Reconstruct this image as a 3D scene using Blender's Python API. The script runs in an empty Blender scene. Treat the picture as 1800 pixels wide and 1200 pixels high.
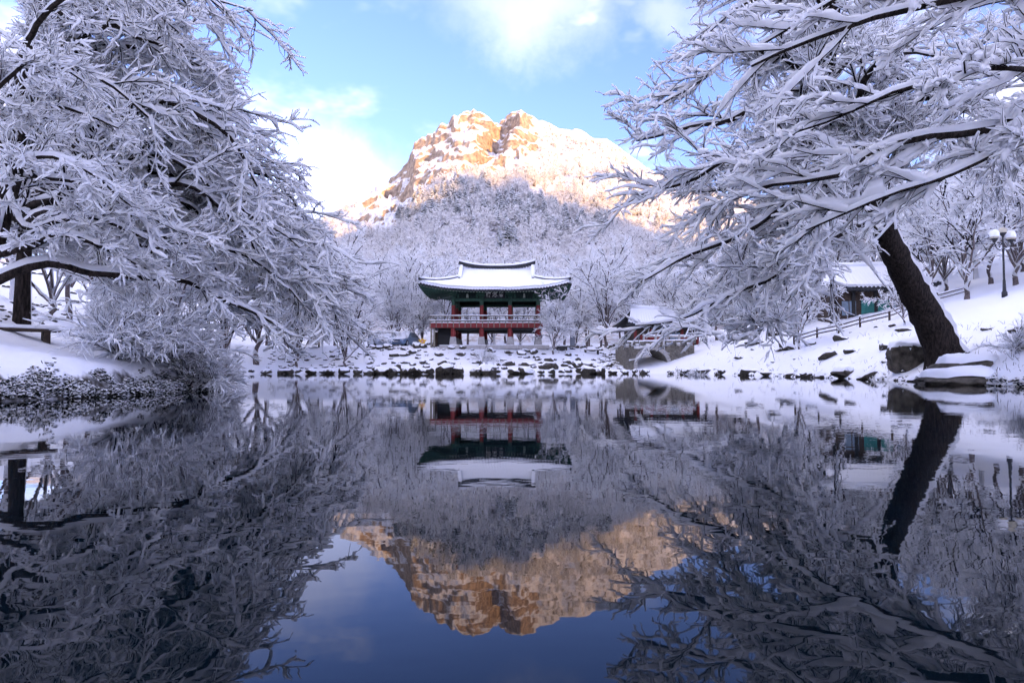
import bpy, math, random
import numpy as np
from mathutils import Vector, Matrix

# ------------------------------------------------------------------ camera
F, CX, CY = 1150.0, 900.0, 600.0            # focal length and centre in photo pixels (1800 x 1200)
CAMH = 0.48
PITCH = math.atan(47 / F)
scene = bpy.context.scene
cam_d = bpy.data.cameras.new('camera')
cam_d.sensor_fit = 'HORIZONTAL'; cam_d.sensor_width = 36.0; cam_d.lens = 36.0 * F / 1800.0
cam_d.clip_start = 0.05; cam_d.clip_end = 5000
cam = bpy.data.objects.new('camera', cam_d)
scene.collection.objects.link(cam)
cam.location = (0, 0, CAMH); cam.rotation_euler = (math.pi / 2 + PITCH, 0, 0)
scene.camera = cam

# ------------------------------------------------------------------ sun, sky, exposure
SUN_EL = math.radians(7.5)
SUN_AZ = math.radians(141.0)                  # clockwise from +Y: behind the camera, to the right
SUN_STRENGTH, SKY_STRENGTH, EXPOSURE = 2.0, 0.15, 3.72
SUN_H = np.array([math.sin(SUN_AZ), math.cos(SUN_AZ)])
sun_vec = Vector((SUN_H[0] * math.cos(SUN_EL), SUN_H[1] * math.cos(SUN_EL), math.sin(SUN_EL)))
sun_d = bpy.data.lights.new('sun', 'SUN')
sun_d.energy = SUN_STRENGTH; sun_d.angle = math.radians(0.53); sun_d.color = (0.34, 0.18, 0.03)
sun = bpy.data.objects.new('sun', sun_d)
scene.collection.objects.link(sun)
sun.rotation_euler = sun_vec.to_track_quat('Z', 'Y').to_euler()
sun.location = sun_vec * 300

scene.view_settings.view_transform = 'Standard'
scene.view_settings.look = 'None'
scene.view_settings.exposure = EXPOSURE
scene.view_settings.gamma = 1.0
scene.view_settings.use_curve_mapping = False
scene.render.engine = 'CYCLES'
scene.cycles.use_denoising = True
scene.cycles.use_adaptive_sampling = True
scene.cycles.adaptive_threshold = 0.03
scene.cycles.max_bounces = 8
scene.cycles.diffuse_bounces = 6
scene.cycles.glossy_bounces = 3
scene.cycles.transmission_bounces = 6
scene.cycles.caustics_reflective = False
scene.cycles.caustics_refractive = False
scene.cycles.sample_clamp_indirect = 4.0


def W(px, py, D):
    """point at depth D (metres along +Y) seen at pixel px, py of the photograph"""
    px, py, D = np.asarray(px, float), np.asarray(py, float), np.asarray(D, float)
    x = (px - CX) / F; u = (CY - py) / F
    yy = math.cos(PITCH) - math.sin(PITCH) * u
    zz = math.sin(PITCH) + math.cos(PITCH) * u
    return np.stack([x / yy * D, D * np.ones_like(x), CAMH + zz / yy * D], -1)


class NT:
    def __init__(s, tree):
        s.t = tree; s.n = tree.nodes; s.l = tree.links
    def node(s, typ, ins=None, **props):
        nd = s.n.new(typ)
        for k, v in props.items(): setattr(nd, k, v)
        for k, v in (ins or {}).items():
            sock = nd.inputs[k]
            if isinstance(v, bpy.types.NodeSocket): s.l.new(v, sock)
            else: sock.default_value = v
        return nd
    def math(s, op, a, b=0.0, clamp=False):
        nd = s.node('ShaderNodeMath', {0: a, 1: b}, operation=op, use_clamp=clamp); return nd.outputs[0]
    def vm(s, op, a, b=(0, 0, 0)):
        nd = s.node('ShaderNodeVectorMath', {0: a, 1: b}, operation=op)
        return nd.outputs['Value'] if op in ('DOT_PRODUCT', 'LENGTH') else nd.outputs[0]
    def ramp(s, fac, lo, hi, a=0.0, b=1.0):
        nd = s.node('ShaderNodeMapRange', {'Value': fac, 'From Min': lo, 'From Max': hi, 'To Min': a, 'To Max': b},
                    interpolation_type='SMOOTHSTEP'); return nd.outputs[0]
    def mix(s, fac, a, b):
        nd = s.node('ShaderNodeMix', data_type='RGBA')
        for i, v in ((0, fac), (6, a), (7, b)):
            if isinstance(v, bpy.types.NodeSocket): s.l.new(v, nd.inputs[i])
            else: nd.inputs[i].default_value = v
        return nd.outputs[2]
    def noise(s, vec, scale, detail=4.0, rough=0.55, **kw):
        nd = s.node('ShaderNodeTexNoise', {'Vector': vec, 'Scale': scale, 'Detail': detail, 'Roughness': rough}, **kw)
        return nd.outputs['Fac']


world = bpy.data.worlds.new('World'); scene.world = world; world.use_nodes = True
wt = NT(world.node_tree); wt.n.clear()
sky = wt.node('ShaderNodeTexSky', sky_type='NISHITA', sun_disc=False, sun_elevation=SUN_EL, sun_rotation=SUN_AZ,
              altitude=200.0, air_density=1.0, dust_density=0.4, ozone_density=2.0)
tc = wt.node('ShaderNodeTexCoord').outputs['Generated']
# clouds: drifting banks, thresholded noise on the sky directions, plus two larger heaps of the same stuff
wob = wt.node('ShaderNodeTexNoise', {'Vector': tc, 'Scale': 5.0, 'Detail': 6.0, 'Roughness': 0.6})
wobv = wt.vm('SCALE', wt.vm('SUBTRACT', wob.outputs['Color'], (0.5, 0.5, 0.5)))
wobv.node.inputs['Scale'].default_value = 0.24
dd = wt.vm('ADD', tc, wobv)
sep = wt.node('ShaderNodeSeparateXYZ', {0: tc})
flat = wt.math('ADD', wt.math('MAXIMUM', sep.outputs[2], 0.0), 0.25)
comb = wt.node('ShaderNodeCombineXYZ', {0: wt.math('DIVIDE', sep.outputs[0], flat), 1: wt.math('DIVIDE', sep.outputs[1], flat), 2: 38.2})
gen = wt.ramp(wt.noise(comb.outputs[0], 1.1, 6.0, 0.6), 0.42, 0.67, 0.0, 0.68)
cov = gen
def heap(px, py, a, b, amount):
    global cov
    c = Vector(W(px, py, 10.0)) - Vector((0, 0, CAMH)); c.normalize()
    r = Vector((c.y, -c.x, 0)).normalized(); u = r.cross(c)
    dv = wt.vm('SUBTRACT', dd, tuple(c))
    x = wt.math('DIVIDE', wt.vm('DOT_PRODUCT', dv, tuple(r)), a)
    y = wt.math('DIVIDE', wt.vm('DOT_PRODUCT', dv, tuple(u)), b)
    q = wt.math('SQRT', wt.math('ADD', wt.math('MULTIPLY', x, x), wt.math('MULTIPLY', y, y)))
    front = wt.math('GREATER_THAN', wt.vm('DOT_PRODUCT', tc, tuple(c)), 0.3)
    m = wt.math('MULTIPLY', wt.ramp(q, 0.15, 1.2, amount, 0.0), front)
    cov = wt.math('MAXIMUM', cov, m)
heap(580, 350, 0.14, 0.115, 0.24)
heap(965, 10, 0.16, 0.09, 0.15)
heap(1215, 45, 0.07, 0.05, 0.10)
heap(-300, 120, 0.30, 0.12, 0.6)
heap(2300, 250, 0.35, 0.10, 0.6)
tint = wt.vm('MULTIPLY', sky.outputs[0], (0.237, 0.217, 0.372))
cl = wt.node('ShaderNodeRGB'); cl.outputs[0].default_value = (2.42, 2.17, 2.02, 1)
mixc = wt.mix(cov, tint, cl.outputs[0])
bg = wt.node('ShaderNodeBackground', {'Color': mixc, 'Strength': SKY_STRENGTH})
world.cycles.sampling_method = 'NONE'
wo = wt.node('ShaderNodeOutputWorld', {'Surface': bg.outputs[0]})

# ------------------------------------------------------------------ helpers
COL = scene.collection
rng = np.random.default_rng(11)

def tag(o, label=None, cat=None, group=None, kind=None):
    if label: o['label'] = label
    if cat: o['category'] = cat
    if group: o['group'] = group
    if kind: o['kind'] = kind
    return o

def link(name, data, parent=None, loc=None):
    o = bpy.data.objects.new(name, data); COL.objects.link(o)
    if parent is not None: o.parent = parent
    if loc is not None: o.location = loc
    return o

def empty(name, loc=(0, 0, 0), rz=0.0, label=None, cat=None, group=None):
    o = bpy.data.objects.new(name, None); COL.objects.link(o)
    o.empty_display_size = 0.3
    o.location = loc; o.rotation_euler = (0, 0, rz)
    return tag(o, label, cat, group)

def copy_tree(o, parent=None):
    c = o.copy(); COL.objects.link(c); c.parent = parent
    for ch in o.children: copy_tree(ch, c)
    return c

def np_mesh(name, V, Q, mats, mi=None, smooth=True, T=None):
    """V (n,3), Q (m,4) quads, T (k,3) triangles"""
    me = bpy.data.meshes.new(name)
    V = np.ascontiguousarray(V, np.float32)
    Q = np.zeros((0, 4), np.int32) if Q is None else np.asarray(Q, np.int32)
    T = np.zeros((0, 3), np.int32) if T is None else np.asarray(T, np.int32)
    nq, nt = len(Q), len(T)
    loops = np.concatenate([Q.ravel(), T.ravel()]).astype(np.int32)
    st = np.concatenate([np.arange(nq) * 4, nq * 4 + np.arange(nt) * 3]).astype(np.int32)
    tot = np.concatenate([np.full(nq, 4), np.full(nt, 3)]).astype(np.int32)
    me.vertices.add(len(V)); me.vertices.foreach_set('co', V.ravel())
    me.loops.add(len(loops)); me.loops.foreach_set('vertex_index', loops)
    me.polygons.add(nq + nt); me.polygons.foreach_set('loop_start', st); me.polygons.foreach_set('loop_total', tot)
    if mi is not None: me.polygons.foreach_set('material_index', np.asarray(mi, np.int32))
    me.polygons.foreach_set('use_smooth', np.full(nq + nt, bool(smooth)))
    for m in (mats if isinstance(mats, (list, tuple)) else [mats]): me.materials.append(m)
    me.update(calc_edges=True)
    return me

class MB:
    """collects simple solids; build() links them as one mesh object"""
    def __init__(s): s.v = []; s.f = []; s.m = []
    def add(s, verts, faces, mat=0):
        b = len(s.v); s.v += [tuple(float(q) for q in p) for p in verts]
        s.f += [tuple(b + i for i in f) for f in faces]; s.m += [mat] * len(faces); return s
    def box(s, x0, x1, y0, y1, z0, z1, mat=0, tx=0.0, ty=0.0):
        """box, its top inset by tx, ty"""
        v = [(x0, y0, z0), (x1, y0, z0), (x1, y1, z0), (x0, y1, z0),
             (x0 + tx, y0 + ty, z1), (x1 - tx, y0 + ty, z1), (x1 - tx, y1 - ty, z1), (x0 + tx, y1 - ty, z1)]
        return s.add(v, [(0, 3, 2, 1), (4, 5, 6, 7), (0, 1, 5, 4), (1, 2, 6, 5), (2, 3, 7, 6), (3, 0, 4, 7)], mat)
    def tube(s, pts, rad, n=8, mat=0, cap=True, sx=1.0):
        pts = [Vector(p) for p in pts]
        rad = rad if isinstance(rad, (list, tuple)) else [rad] * len(pts)
        rings = []
        for i, p in enumerate(pts):
            t = (pts[min(i + 1, len(pts) - 1)] - pts[max(i - 1, 0)]).normalized()
            a = t.cross(Vector((0, 0, 1)))
            if a.length < 1e-3: a = Vector((1, 0, 0))
            a.normalize(); b = a.cross(t)
            rings.append([p + (a * math.cos(q) * sx + b * math.sin(q)) * rad[i] for q in [2 * math.pi * k / n for k in range(n)]])
        return s.loft(rings, mat, cap)
    def loft(s, rings, mat=0, cap=True, closed=True):
        n = len(rings[0]); v = [p for r in rings for p in r]; f = []
        for i in range(len(rings) - 1):
            for k in range(n if closed else n - 1):
                k2 = (k + 1) % n
                f.append((i * n + k, i * n + k2, (i + 1) * n + k2, (i + 1) * n + k))
        if cap and closed:
            f.append(tuple(range(n))[::-1]); f.append(tuple((len(rings) - 1) * n + k for k in range(n)))
        return s.add(v, f, mat)
    def lathe(s, c, prof, n=16, mat=0):
        return s.loft([[(c[0] + r * math.cos(2 * math.pi * k / n), c[1] + r * math.sin(2 * math.pi * k / n), c[2] + z) for k in range(n)] for r, z in prof], mat, True)
    def prism(s, poly, y0, y1, mat=0):
        """poly of (x, z) extruded along y"""
        n = len(poly)
        v = [(x, y0, z) for x, z in poly] + [(x, y1, z) for x, z in poly]
        f = [tuple(range(n)), tuple(range(2 * n - 1, n - 1, -1))] + [(i, i + n, (i + 1) % n + n, (i + 1) % n) for i in range(n)]
        return s.add(v, f, mat)
    def build(s, name, mats, parent=None, smooth=False, bevel=0.0, loc=None):
        me = bpy.data.meshes.new(name); me.from_pydata(s.v, [], s.f)
        for m in (mats if isinstance(mats, (list, tuple)) else [mats]): me.materials.append(m)
        me.polygons.foreach_set('material_index', s.m)
        if smooth: me.polygons.foreach_set('use_smooth', [True] * len(s.f))
        me.update()
        o = link(name, me, parent, loc)
        if bevel:
            b = o.modifiers.new('bevel', 'BEVEL'); b.width = bevel; b.segments = 2; b.limit_method = 'ANGLE'
        return o

# value noise on numpy arrays
def _h(ix, iy, iz, seed):
    h = (ix.astype(np.int64) * 374761393 + iy.astype(np.int64) * 668265263 + iz.astype(np.int64) * 2147483647 + seed * 1274126177) & 0xffffffff
    h = ((h ^ (h >> 13)) * 1274126177) & 0xffffffff
    h = ((h ^ (h >> 16)) * 2246822519) & 0xffffffff
    return ((h ^ (h >> 15)) & 0xffffff) / float(0xffffff)
def vnoise(x, y, z=None, seed=0):
    x = np.asarray(x, float); y = np.asarray(y, float); z = np.zeros_like(x) if z is None else np.asarray(z, float)
    ix, iy, iz = np.floor(x), np.floor(y), np.floor(z)
    fx, fy, fz = x - ix, y - iy, z - iz
    fx, fy, fz = [q * q * (3 - 2 * q) for q in (fx, fy, fz)]
    r = 0
    for dx in (0, 1):
        for dy in (0, 1):
            for dz in (0, 1):
                r = r + _h(ix + dx, iy + dy, iz + dz, seed) * (fx if dx else 1 - fx) * (fy if dy else 1 - fy) * (fz if dz else 1 - fz)
    return r * 2 - 1
def fbm(x, y, z=None, oct=4, seed=0, gain=0.5):
    a, s, t = 1.0, 0.0, 0.0
    z = np.zeros_like(np.asarray(x, float)) if z is None else z
    for o in range(oct):
        s = s + a * vnoise(x * 2 ** o, y * 2 ** o, z * 2 ** o, seed + o * 17); t += a; a *= gain
    return s / t
def sstep(a, b, x):
    t = np.clip((np.asarray(x, float) - a) / (b - a), 0, 1); return t * t * (3 - 2 * t)
def nrm(v): return v / np.maximum(np.linalg.norm(v, axis=-1, keepdims=True), 1e-9)

# ------------------------------------------------------------------ materials
def new_mat(name):
    m = bpy.data.materials.new(name); m.use_nodes = True
    t = NT(m.node_tree); t.n.clear()
    t.bsdf = t.node('ShaderNodeBsdfPrincipled'); t.out = t.node('ShaderNodeOutputMaterial', {'Surface': t.bsdf.outputs[0]})
    return m, t
SNOW_COL = (0.86, 0.87, 0.91, 1)
def simple(name, col, rough=0.7, var=0.25, scale=6.0, bump=0.0, metallic=0.0, spec=0.4, detail=5.0):
    m, t = new_mat(name)
    co = t.node('ShaderNodeTexCoord').outputs['Object']
    n = t.noise(co, scale, detail, 0.6)
    dark = tuple(c * (1 - var) for c in col[:3]) + (1,); lite = tuple(min(1, c * (1 + var)) for c in col[:3]) + (1,)
    t.l.new(t.mix(t.ramp(n, 0.3, 0.7), dark, lite), t.bsdf.inputs['Base Color'])
    t.bsdf.inputs['Roughness'].default_value = rough; t.bsdf.inputs['Metallic'].default_value = metallic
    t.bsdf.inputs['Specular IOR Level'].default_value = spec
    if bump:
        b = t.node('ShaderNodeBump', {'Height': n, 'Strength': 1.0, 'Distance': bump}); t.l.new(b.outputs[0], t.bsdf.inputs['Normal'])
    return m
def snow_mat(name, bump=0.02, scale=9.0):
    m, t = new_mat(name)
    co = t.node('ShaderNodeTexCoord').outputs['Object']
    n = t.noise(co, scale, 5.0, 0.55)
    t.l.new(t.mix(n, (0.84, 0.855, 0.90, 1), (0.90, 0.905, 0.93, 1)), t.bsdf.inputs['Base Color'])
    t.bsdf.inputs['Roughness'].default_value = 0.65; t.bsdf.inputs['Specular IOR Level'].default_value = 0.2
    b = t.node('ShaderNodeBump', {'Height': n, 'Strength': 0.8, 'Distance': bump}); t.l.new(b.outputs[0], t.bsdf.inputs['Normal'])
    return m
def snow_on(name, col_a, col_b, lo, hi, scale=3.0, nz_amp=0.35, bump=0.05, rough=0.9, vec='Object', spk=None):
    """bare material where steep, snow where it can lie"""
    m, t = new_mat(name)
    co = t.node('ShaderNodeTexCoord').outputs[vec]
    geo = t.node('ShaderNodeNewGeometry')
    nz = t.node('ShaderNodeSeparateXYZ', {0: geo.outputs['Normal']}).outputs[2]
    n1 = t.noise(co, scale, 6.0, 0.65); n2 = t.noise(co, scale * 3.3, 5.0, 0.6)
    base = t.mix(t.ramp(n2, 0.3, 0.7), col_a, col_b)
    e = t.math('ADD', nz, t.math('MULTIPLY', t.math('SUBTRACT', n1, 0.5), nz_amp * 2))
    f = t.ramp(e, lo, hi)
    sn = SNOW_COL
    if spk:
        v = t.noise(co, spk[0], 3.0, 0.7)
        sn = t.mix(t.ramp(v, spk[1], spk[2]), SNOW_COL, spk[3])
    t.l.new(t.mix(f, base, sn), t.bsdf.inputs['Base Color'])
    t.bsdf.inputs['Roughness'].default_value = rough; t.bsdf.inputs['Specular IOR Level'].default_value = 0.2
    b = t.node('ShaderNodeBump', {'Height': n2, 'Strength': 0.9, 'Distance': bump}); t.l.new(b.outputs[0], t.bsdf.inputs['Normal'])
    return m

M = {}
M['snow'] = snow_mat('snow')
m, t = new_mat('snow_fine'); M['snow_fine'] = m
t.n.remove(t.bsdf)
d = t.node('ShaderNodeBsdfDiffuse', {'Color': (0.955, 0.955, 0.965, 1)}); tl = t.node('ShaderNodeBsdfTranslucent', {'Color': (0.955, 0.955, 0.97, 1)})
t.l.new(t.node('ShaderNodeMixShader', {0: 0.48, 1: d.outputs[0], 2: tl.outputs[0]}).outputs[0], t.out.inputs['Surface'])
m, t = new_mat('bark'); M['bark'] = m
co = t.node('ShaderNodeMapping', {'Vector': t.node('ShaderNodeTexCoord').outputs['Object'], 'Rotation': (0, 0.42, 0), 'Scale': (6.0, 6.0, 1.3)}).outputs[0]
n = t.noise(co, 3.0, 8.0, 0.7)
t.l.new(t.mix(t.ramp(n, 0.35, 0.68), (0.010, 0.008, 0.007, 1), (0.055, 0.043, 0.036, 1)), t.bsdf.inputs['Base Color'])
t.bsdf.inputs['Roughness'].default_value = 0.95; t.bsdf.inputs['Specular IOR Level'].default_value = 0.1
t.l.new(t.node('ShaderNodeBump', {'Height': n, 'Strength': 1.0, 'Distance': 0.08}).outputs[0], t.bsdf.inputs['Normal'])
M['bark_grey'] = simple('bark_grey', (0.13, 0.105, 0.098), 0.95, 0.4, 10.0, 0.015, spec=0.1)
m, t = new_mat('twig'); M['twig'] = m
t.n.remove(t.bsdf); t.l.new(t.node('ShaderNodeBsdfDiffuse', {'Color': (0.025, 0.022, 0.023, 1)}).outputs[0], t.out.inputs['Surface'])
M['ground'] = snow_on('ground_snow', (0.012, 0.011, 0.008, 1), (0.05, 0.042, 0.032, 1), 0.62, 0.76, 1.6, 0.16, 0.04)
M['rock'] = snow_on('rock_snow', (0.028, 0.025, 0.020, 1), (0.10, 0.088, 0.068, 1), 0.36, 0.52, 2.2, 0.22, 0.03)
M['mountain'] = snow_on('mountain', (0.20, 0.15, 0.115, 1), (0.50, 0.38, 0.285, 1), 0.50, 0.66, 0.10, 0.30, 1.6, spk=(0.55, 0.41, 0.70, (0.52, 0.43, 0.38, 1)))
M['hill'] = snow_on('hill_snow', (0.2, 0.17, 0.15, 1), (0.3, 0.26, 0.22, 1), 0.3, 0.5, 0.02, 0.2, 1.0, spk=(0.2, 0.45, 0.7, (0.35, 0.31, 0.31, 1)))
M['stone'] = simple('cut_stone', (0.40, 0.38, 0.36), 0.85, 0.15, 6.0, 0.01)
M['stone_dark'] = simple('stone_dark', (0.16, 0.145, 0.12), 0.9, 0.4, 5.0, 0.02)
M['boulder'] = simple('boulder', (0.085, 0.075, 0.06), 0.95, 0.6, 3.0, 0.06, spec=0.15, detail=9.0)
M['red'] = simple('red_paint', (0.20, 0.022, 0.020), 0.6, 0.25, 4.0)
M['green'] = simple('green_paint', (0.030, 0.085, 0.055), 0.65, 0.3, 5.0)
M['green_dark'] = simple('green_dark', (0.013, 0.030, 0.024), 0.75, 0.4, 5.0)
M['pale_end'] = simple('pale_paint', (0.30, 0.34, 0.28), 0.7, 0.2, 5.0)
M['tile'] = simple('roof_tile', (0.035, 0.036, 0.040), 0.8, 0.3, 6.0)
M['wood'] = simple('wood', (0.055, 0.038, 0.028), 0.85, 0.35, 9.0, 0.004)
M['rail_wood'] = simple('rail_wood', (0.22, 0.20, 0.16), 0.85, 0.25, 9.0)
M['black'] = simple('black_panel', (0.012, 0.012, 0.013), 0.5, 0.2, 4.0)
M['white_ink'] = simple('white_ink', (0.75, 0.73, 0.68), 0.7, 0.05)
M['teal'] = simple('teal_paint', (0.035, 0.20, 0.17), 0.7, 0.2, 3.0)
M['glass'] = simple('window_glass', (0.16, 0.22, 0.28), 0.15, 0.2, 2.0, spec=0.6)
M['metal'] = simple('lamp_metal', (0.03, 0.03, 0.034), 0.5, 0.3, 8.0, metallic=0.3)
M['globe'] = simple('globe', (0.52, 0.47, 0.36), 0.35, 0.08, 3.0)
M['yellow'] = simple('yellow_paint', (0.72, 0.42, 0.02), 0.5, 0.08)
M['sign_red'] = simple('sign_red', (0.5, 0.05, 0.06), 0.5, 0.08)
M['car_white'] = simple('car_white', (0.42, 0.47, 0.55), 0.3, 0.06, spec=0.6)
M['car_blue'] = simple('car_blue', (0.16, 0.24, 0.36), 0.3, 0.1, spec=0.6)
M['rubber'] = simple('rubber', (0.015, 0.015, 0.016), 0.9, 0.2)
M['lens'] = simple('lens', (0.5, 0.52, 0.55), 0.2, 0.1)
M['beige'] = simple('beige_paint', (0.42, 0.37, 0.30), 0.6, 0.2)
M['granite'] = simple('granite', (0.20, 0.215, 0.24), 0.8, 0.25, 18.0)
M['needle'] = simple('needle', (0.022, 0.035, 0.026), 0.9, 0.4, 4.0, spec=0.1)
M['leaf'] = simple('leaf', (0.018, 0.022, 0.014), 0.8, 0.5, 8.0, spec=0.1)

for nm, c in (('frost', (0.91, 0.895, 0.89, 1)), ('rime', (0.945, 0.945, 0.955, 1))):
    m, t = new_mat(nm); M[nm] = m
    t.n.remove(t.bsdf)
    d = t.node('ShaderNodeBsdfDiffuse', {'Color': c}); tl = t.node('ShaderNodeBsdfTranslucent', {'Color': c})
    t.l.new(t.node('ShaderNodeMixShader', {0: 0.42, 1: d.outputs[0], 2: tl.outputs[0]}).outputs[0], t.out.inputs['Surface'])
# water: dark mirror, broken by small ripples
m, t = new_mat('water'); M['water'] = m
co = t.node('ShaderNodeTexCoord').outputs['Object']
mp = t.node('ShaderNodeMapping', {'Vector': co, 'Scale': (0.55, 1.0, 1.0)}).outputs[0]
n1 = t.noise(mp, 6.5, 2.0, 0.5); n2 = t.noise(mp, 1.5, 2.0, 0.5); n3 = t.noise(mp, 22.0, 1.0, 0.5)
calm = t.ramp(t.noise(mp, 0.16, 2.0, 0.5), 0.35, 0.65, 0.45, 1.0)
hgt = t.math('ADD', t.math('MULTIPLY', n1, 0.0007), t.math('ADD', t.math('MULTIPLY', n2, 0.0013), t.math('MULTIPLY', n3, 0.00013)))
hgt = t.math('MULTIPLY', hgt, calm)
b = t.node('ShaderNodeBump', {'Height': hgt, 'Strength': 1.0, 'Distance': 1.0})
t.l.new(b.outputs[0], t.bsdf.inputs['Normal'])
t.bsdf.inputs['Base Color'].default_value = (0.001, 0.004, 0.007, 1)
t.bsdf.inputs['Roughness'].default_value = 0.015
t.bsdf.inputs['IOR'].default_value = 1.23

# ------------------------------------------------------------------ ground
POND = np.array([(-6.9, -15), (-8.5, -5), (-8.6, 2), (-8.0, 7), (-7.3, 9.6), (-6.7, 11.5), (-6.5, 13.6), (-7.0, 15.6), (-8.0, 17.5), (-10.6, 23.5), (-15.3, 34),
                 (-21, 46), (-24.5, 52), (-21, 54.5), (-10, 54), (0, 54.5), (6, 54.5), (9, 56), (10.6, 57.5), (13.4, 54.4), (15.4, 47), (15.9, 40), (15.5, 31),
                 (14.8, 24), (13.4, 19), (12.9, 15), (13.0, 8), (13.5, 0), (13.5, -15)], float)
def pond_sd(x, y):
    """distance to the shoreline, positive on land"""
    x = np.asarray(x, float); y = np.asarray(y, float)
    d = np.full(x.shape, 1e9); inside = np.zeros(x.shape, bool)
    n = len(POND)
    for i in range(n):
        ax, ay = POND[i]; bx, by = POND[(i + 1) % n]
        ex, ey = bx - ax, by - ay
        t = np.clip(((x - ax) * ex + (y - ay) * ey) / (ex * ex + ey * ey), 0, 1)
        d = np.minimum(d, np.hypot(x - ax - t * ex, y - ay - t * ey))
        c = (ay > y) != (by > y)
        with np.errstate(divide='ignore', invalid='ignore'):
            inside ^= c & (x < ex * (y - ay) / (ey if ey else 1e-9) + ax)
    return np.where(inside, -d, d)
def prof(sd, xs, zs): return np.interp(sd, xs, zs)
def H(x, y):
    x = np.asarray(x, float); y = np.asarray(y, float)
    sd = pond_sd(x, y)
    sdn = sd + 0.25 * fbm(x * 0.9, y * 0.9, oct=3, seed=3) * sstep(-0.5, 0.6, sd)
    far = prof(sdn, [-20, -3, -0.2, 0, 0.25, 3, 6, 8.0, 9.5, 30, 60, 150], [-2, -0.8, -0.25, 0.0, 0.22, 0.85, 1.75, 2.45, 2.62, 2.7, 5.5, 10])
    rgt = prof(sdn, [-20, -3, -0.2, 0, 0.25, 1.0, 2.0, 4, 12, 30, 80, 200], [-2, -0.8, -0.25, 0.0, 0.22, 0.70, 1.25, 2.0, 4.6, 9.0, 24, 40])
    lft = prof(sdn, [-20, -3, -0.2, 0, 0.35, 0.8, 3.2, 4.4, 5.2, 10, 30, 80, 200], [-2, -0.8, -0.25, 0.0, 0.48, 0.64, 1.02, 1.45, 2.1, 4.2, 9.5, 18, 30])
    ys = np.maximum(y - 52, 0)
    wr = sstep(8.5 + 0.10 * ys, 12.5 + 1.3 * ys, x - sstep(50, 64, y) * 4)
    wf = sstep(30, 48, y)
    wl = (1 - wf) + wf * sstep(-24, -40, x)
    side = np.where(x > 0, rgt * wr + far * (1 - wr), lft * wl + far * (1 - wl))
    h = side + 0.15 * fbm(x * 0.45, y * 0.45, oct=4, seed=9) * sstep(0.3, 2.0, sd) + 0.055 * fbm(x * 2.2, y * 2.2, oct=3, seed=5) * sstep(0.1, 0.8, sd)
    h = np.where(y < -6, np.minimum(h, 3 + 0 * h), h)
    return h
def Hs(x, y): return float(H(np.array([x]), np.array([y]))[0])
_DD = np.concatenate([np.arange(6, 40, 0.08), np.arange(40, 130, 0.2)])
def hit(px, py):
    """ground point seen at a photo pixel"""
    p = W(np.full(_DD.shape, px), np.full(_DD.shape, py), _DD)
    below = np.nonzero(p[:, 2] <= H(p[:, 0], p[:, 1]))[0]
    k = below[0] if len(below) else len(_DD) - 1
    return p[k]

a_front = np.radians(np.arange(-52, 52.01, 0.28)); a_back = np.radians(np.arange(57, 304, 5.0))
ang = np.concatenate([a_front, a_back])
rad = np.concatenate([np.geomspace(3.0, 130, 185), np.geomspace(145, 1500, 14)])
A, R = np.meshgrid(ang, rad)                    # rows = radius
gx, gy = R * np.sin(A), R * np.cos(A)
gz = H(gx, gy)
gz = np.where(R > 110, gz - (R - 110) * 0.02, gz)
V = np.stack([gx, gy, gz], -1).reshape(-1, 3)
nr, na = A.shape
ii, jj = np.meshgrid(np.arange(nr - 1), np.arange(na), indexing='ij')
j2 = (jj + 1) % na
Q = np.stack([ii * na + jj, (ii + 1) * na + jj, (ii + 1) * na + j2, ii * na + j2], -1).reshape(-1, 4)[:, ::-1]
cidx = len(V); V = np.vstack([V, [[0, 0, -2.0]]])
T = np.stack([np.full(na, cidx), np.arange(na), (np.arange(na) + 1) % na], -1)[:, ::-1]
ground = tag(link('ground', np_mesh('ground', V, Q, M['ground'], T=T)), kind='structure')

# pond: one sheet of water
P = MB().add([(-40, -20, 0), (22, -20, 0), (22, 60, 0), (-40, 60, 0)], [(0, 1, 2, 3)])
water = tag(P.build('pond_water', M['water']), kind='structure')

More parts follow.
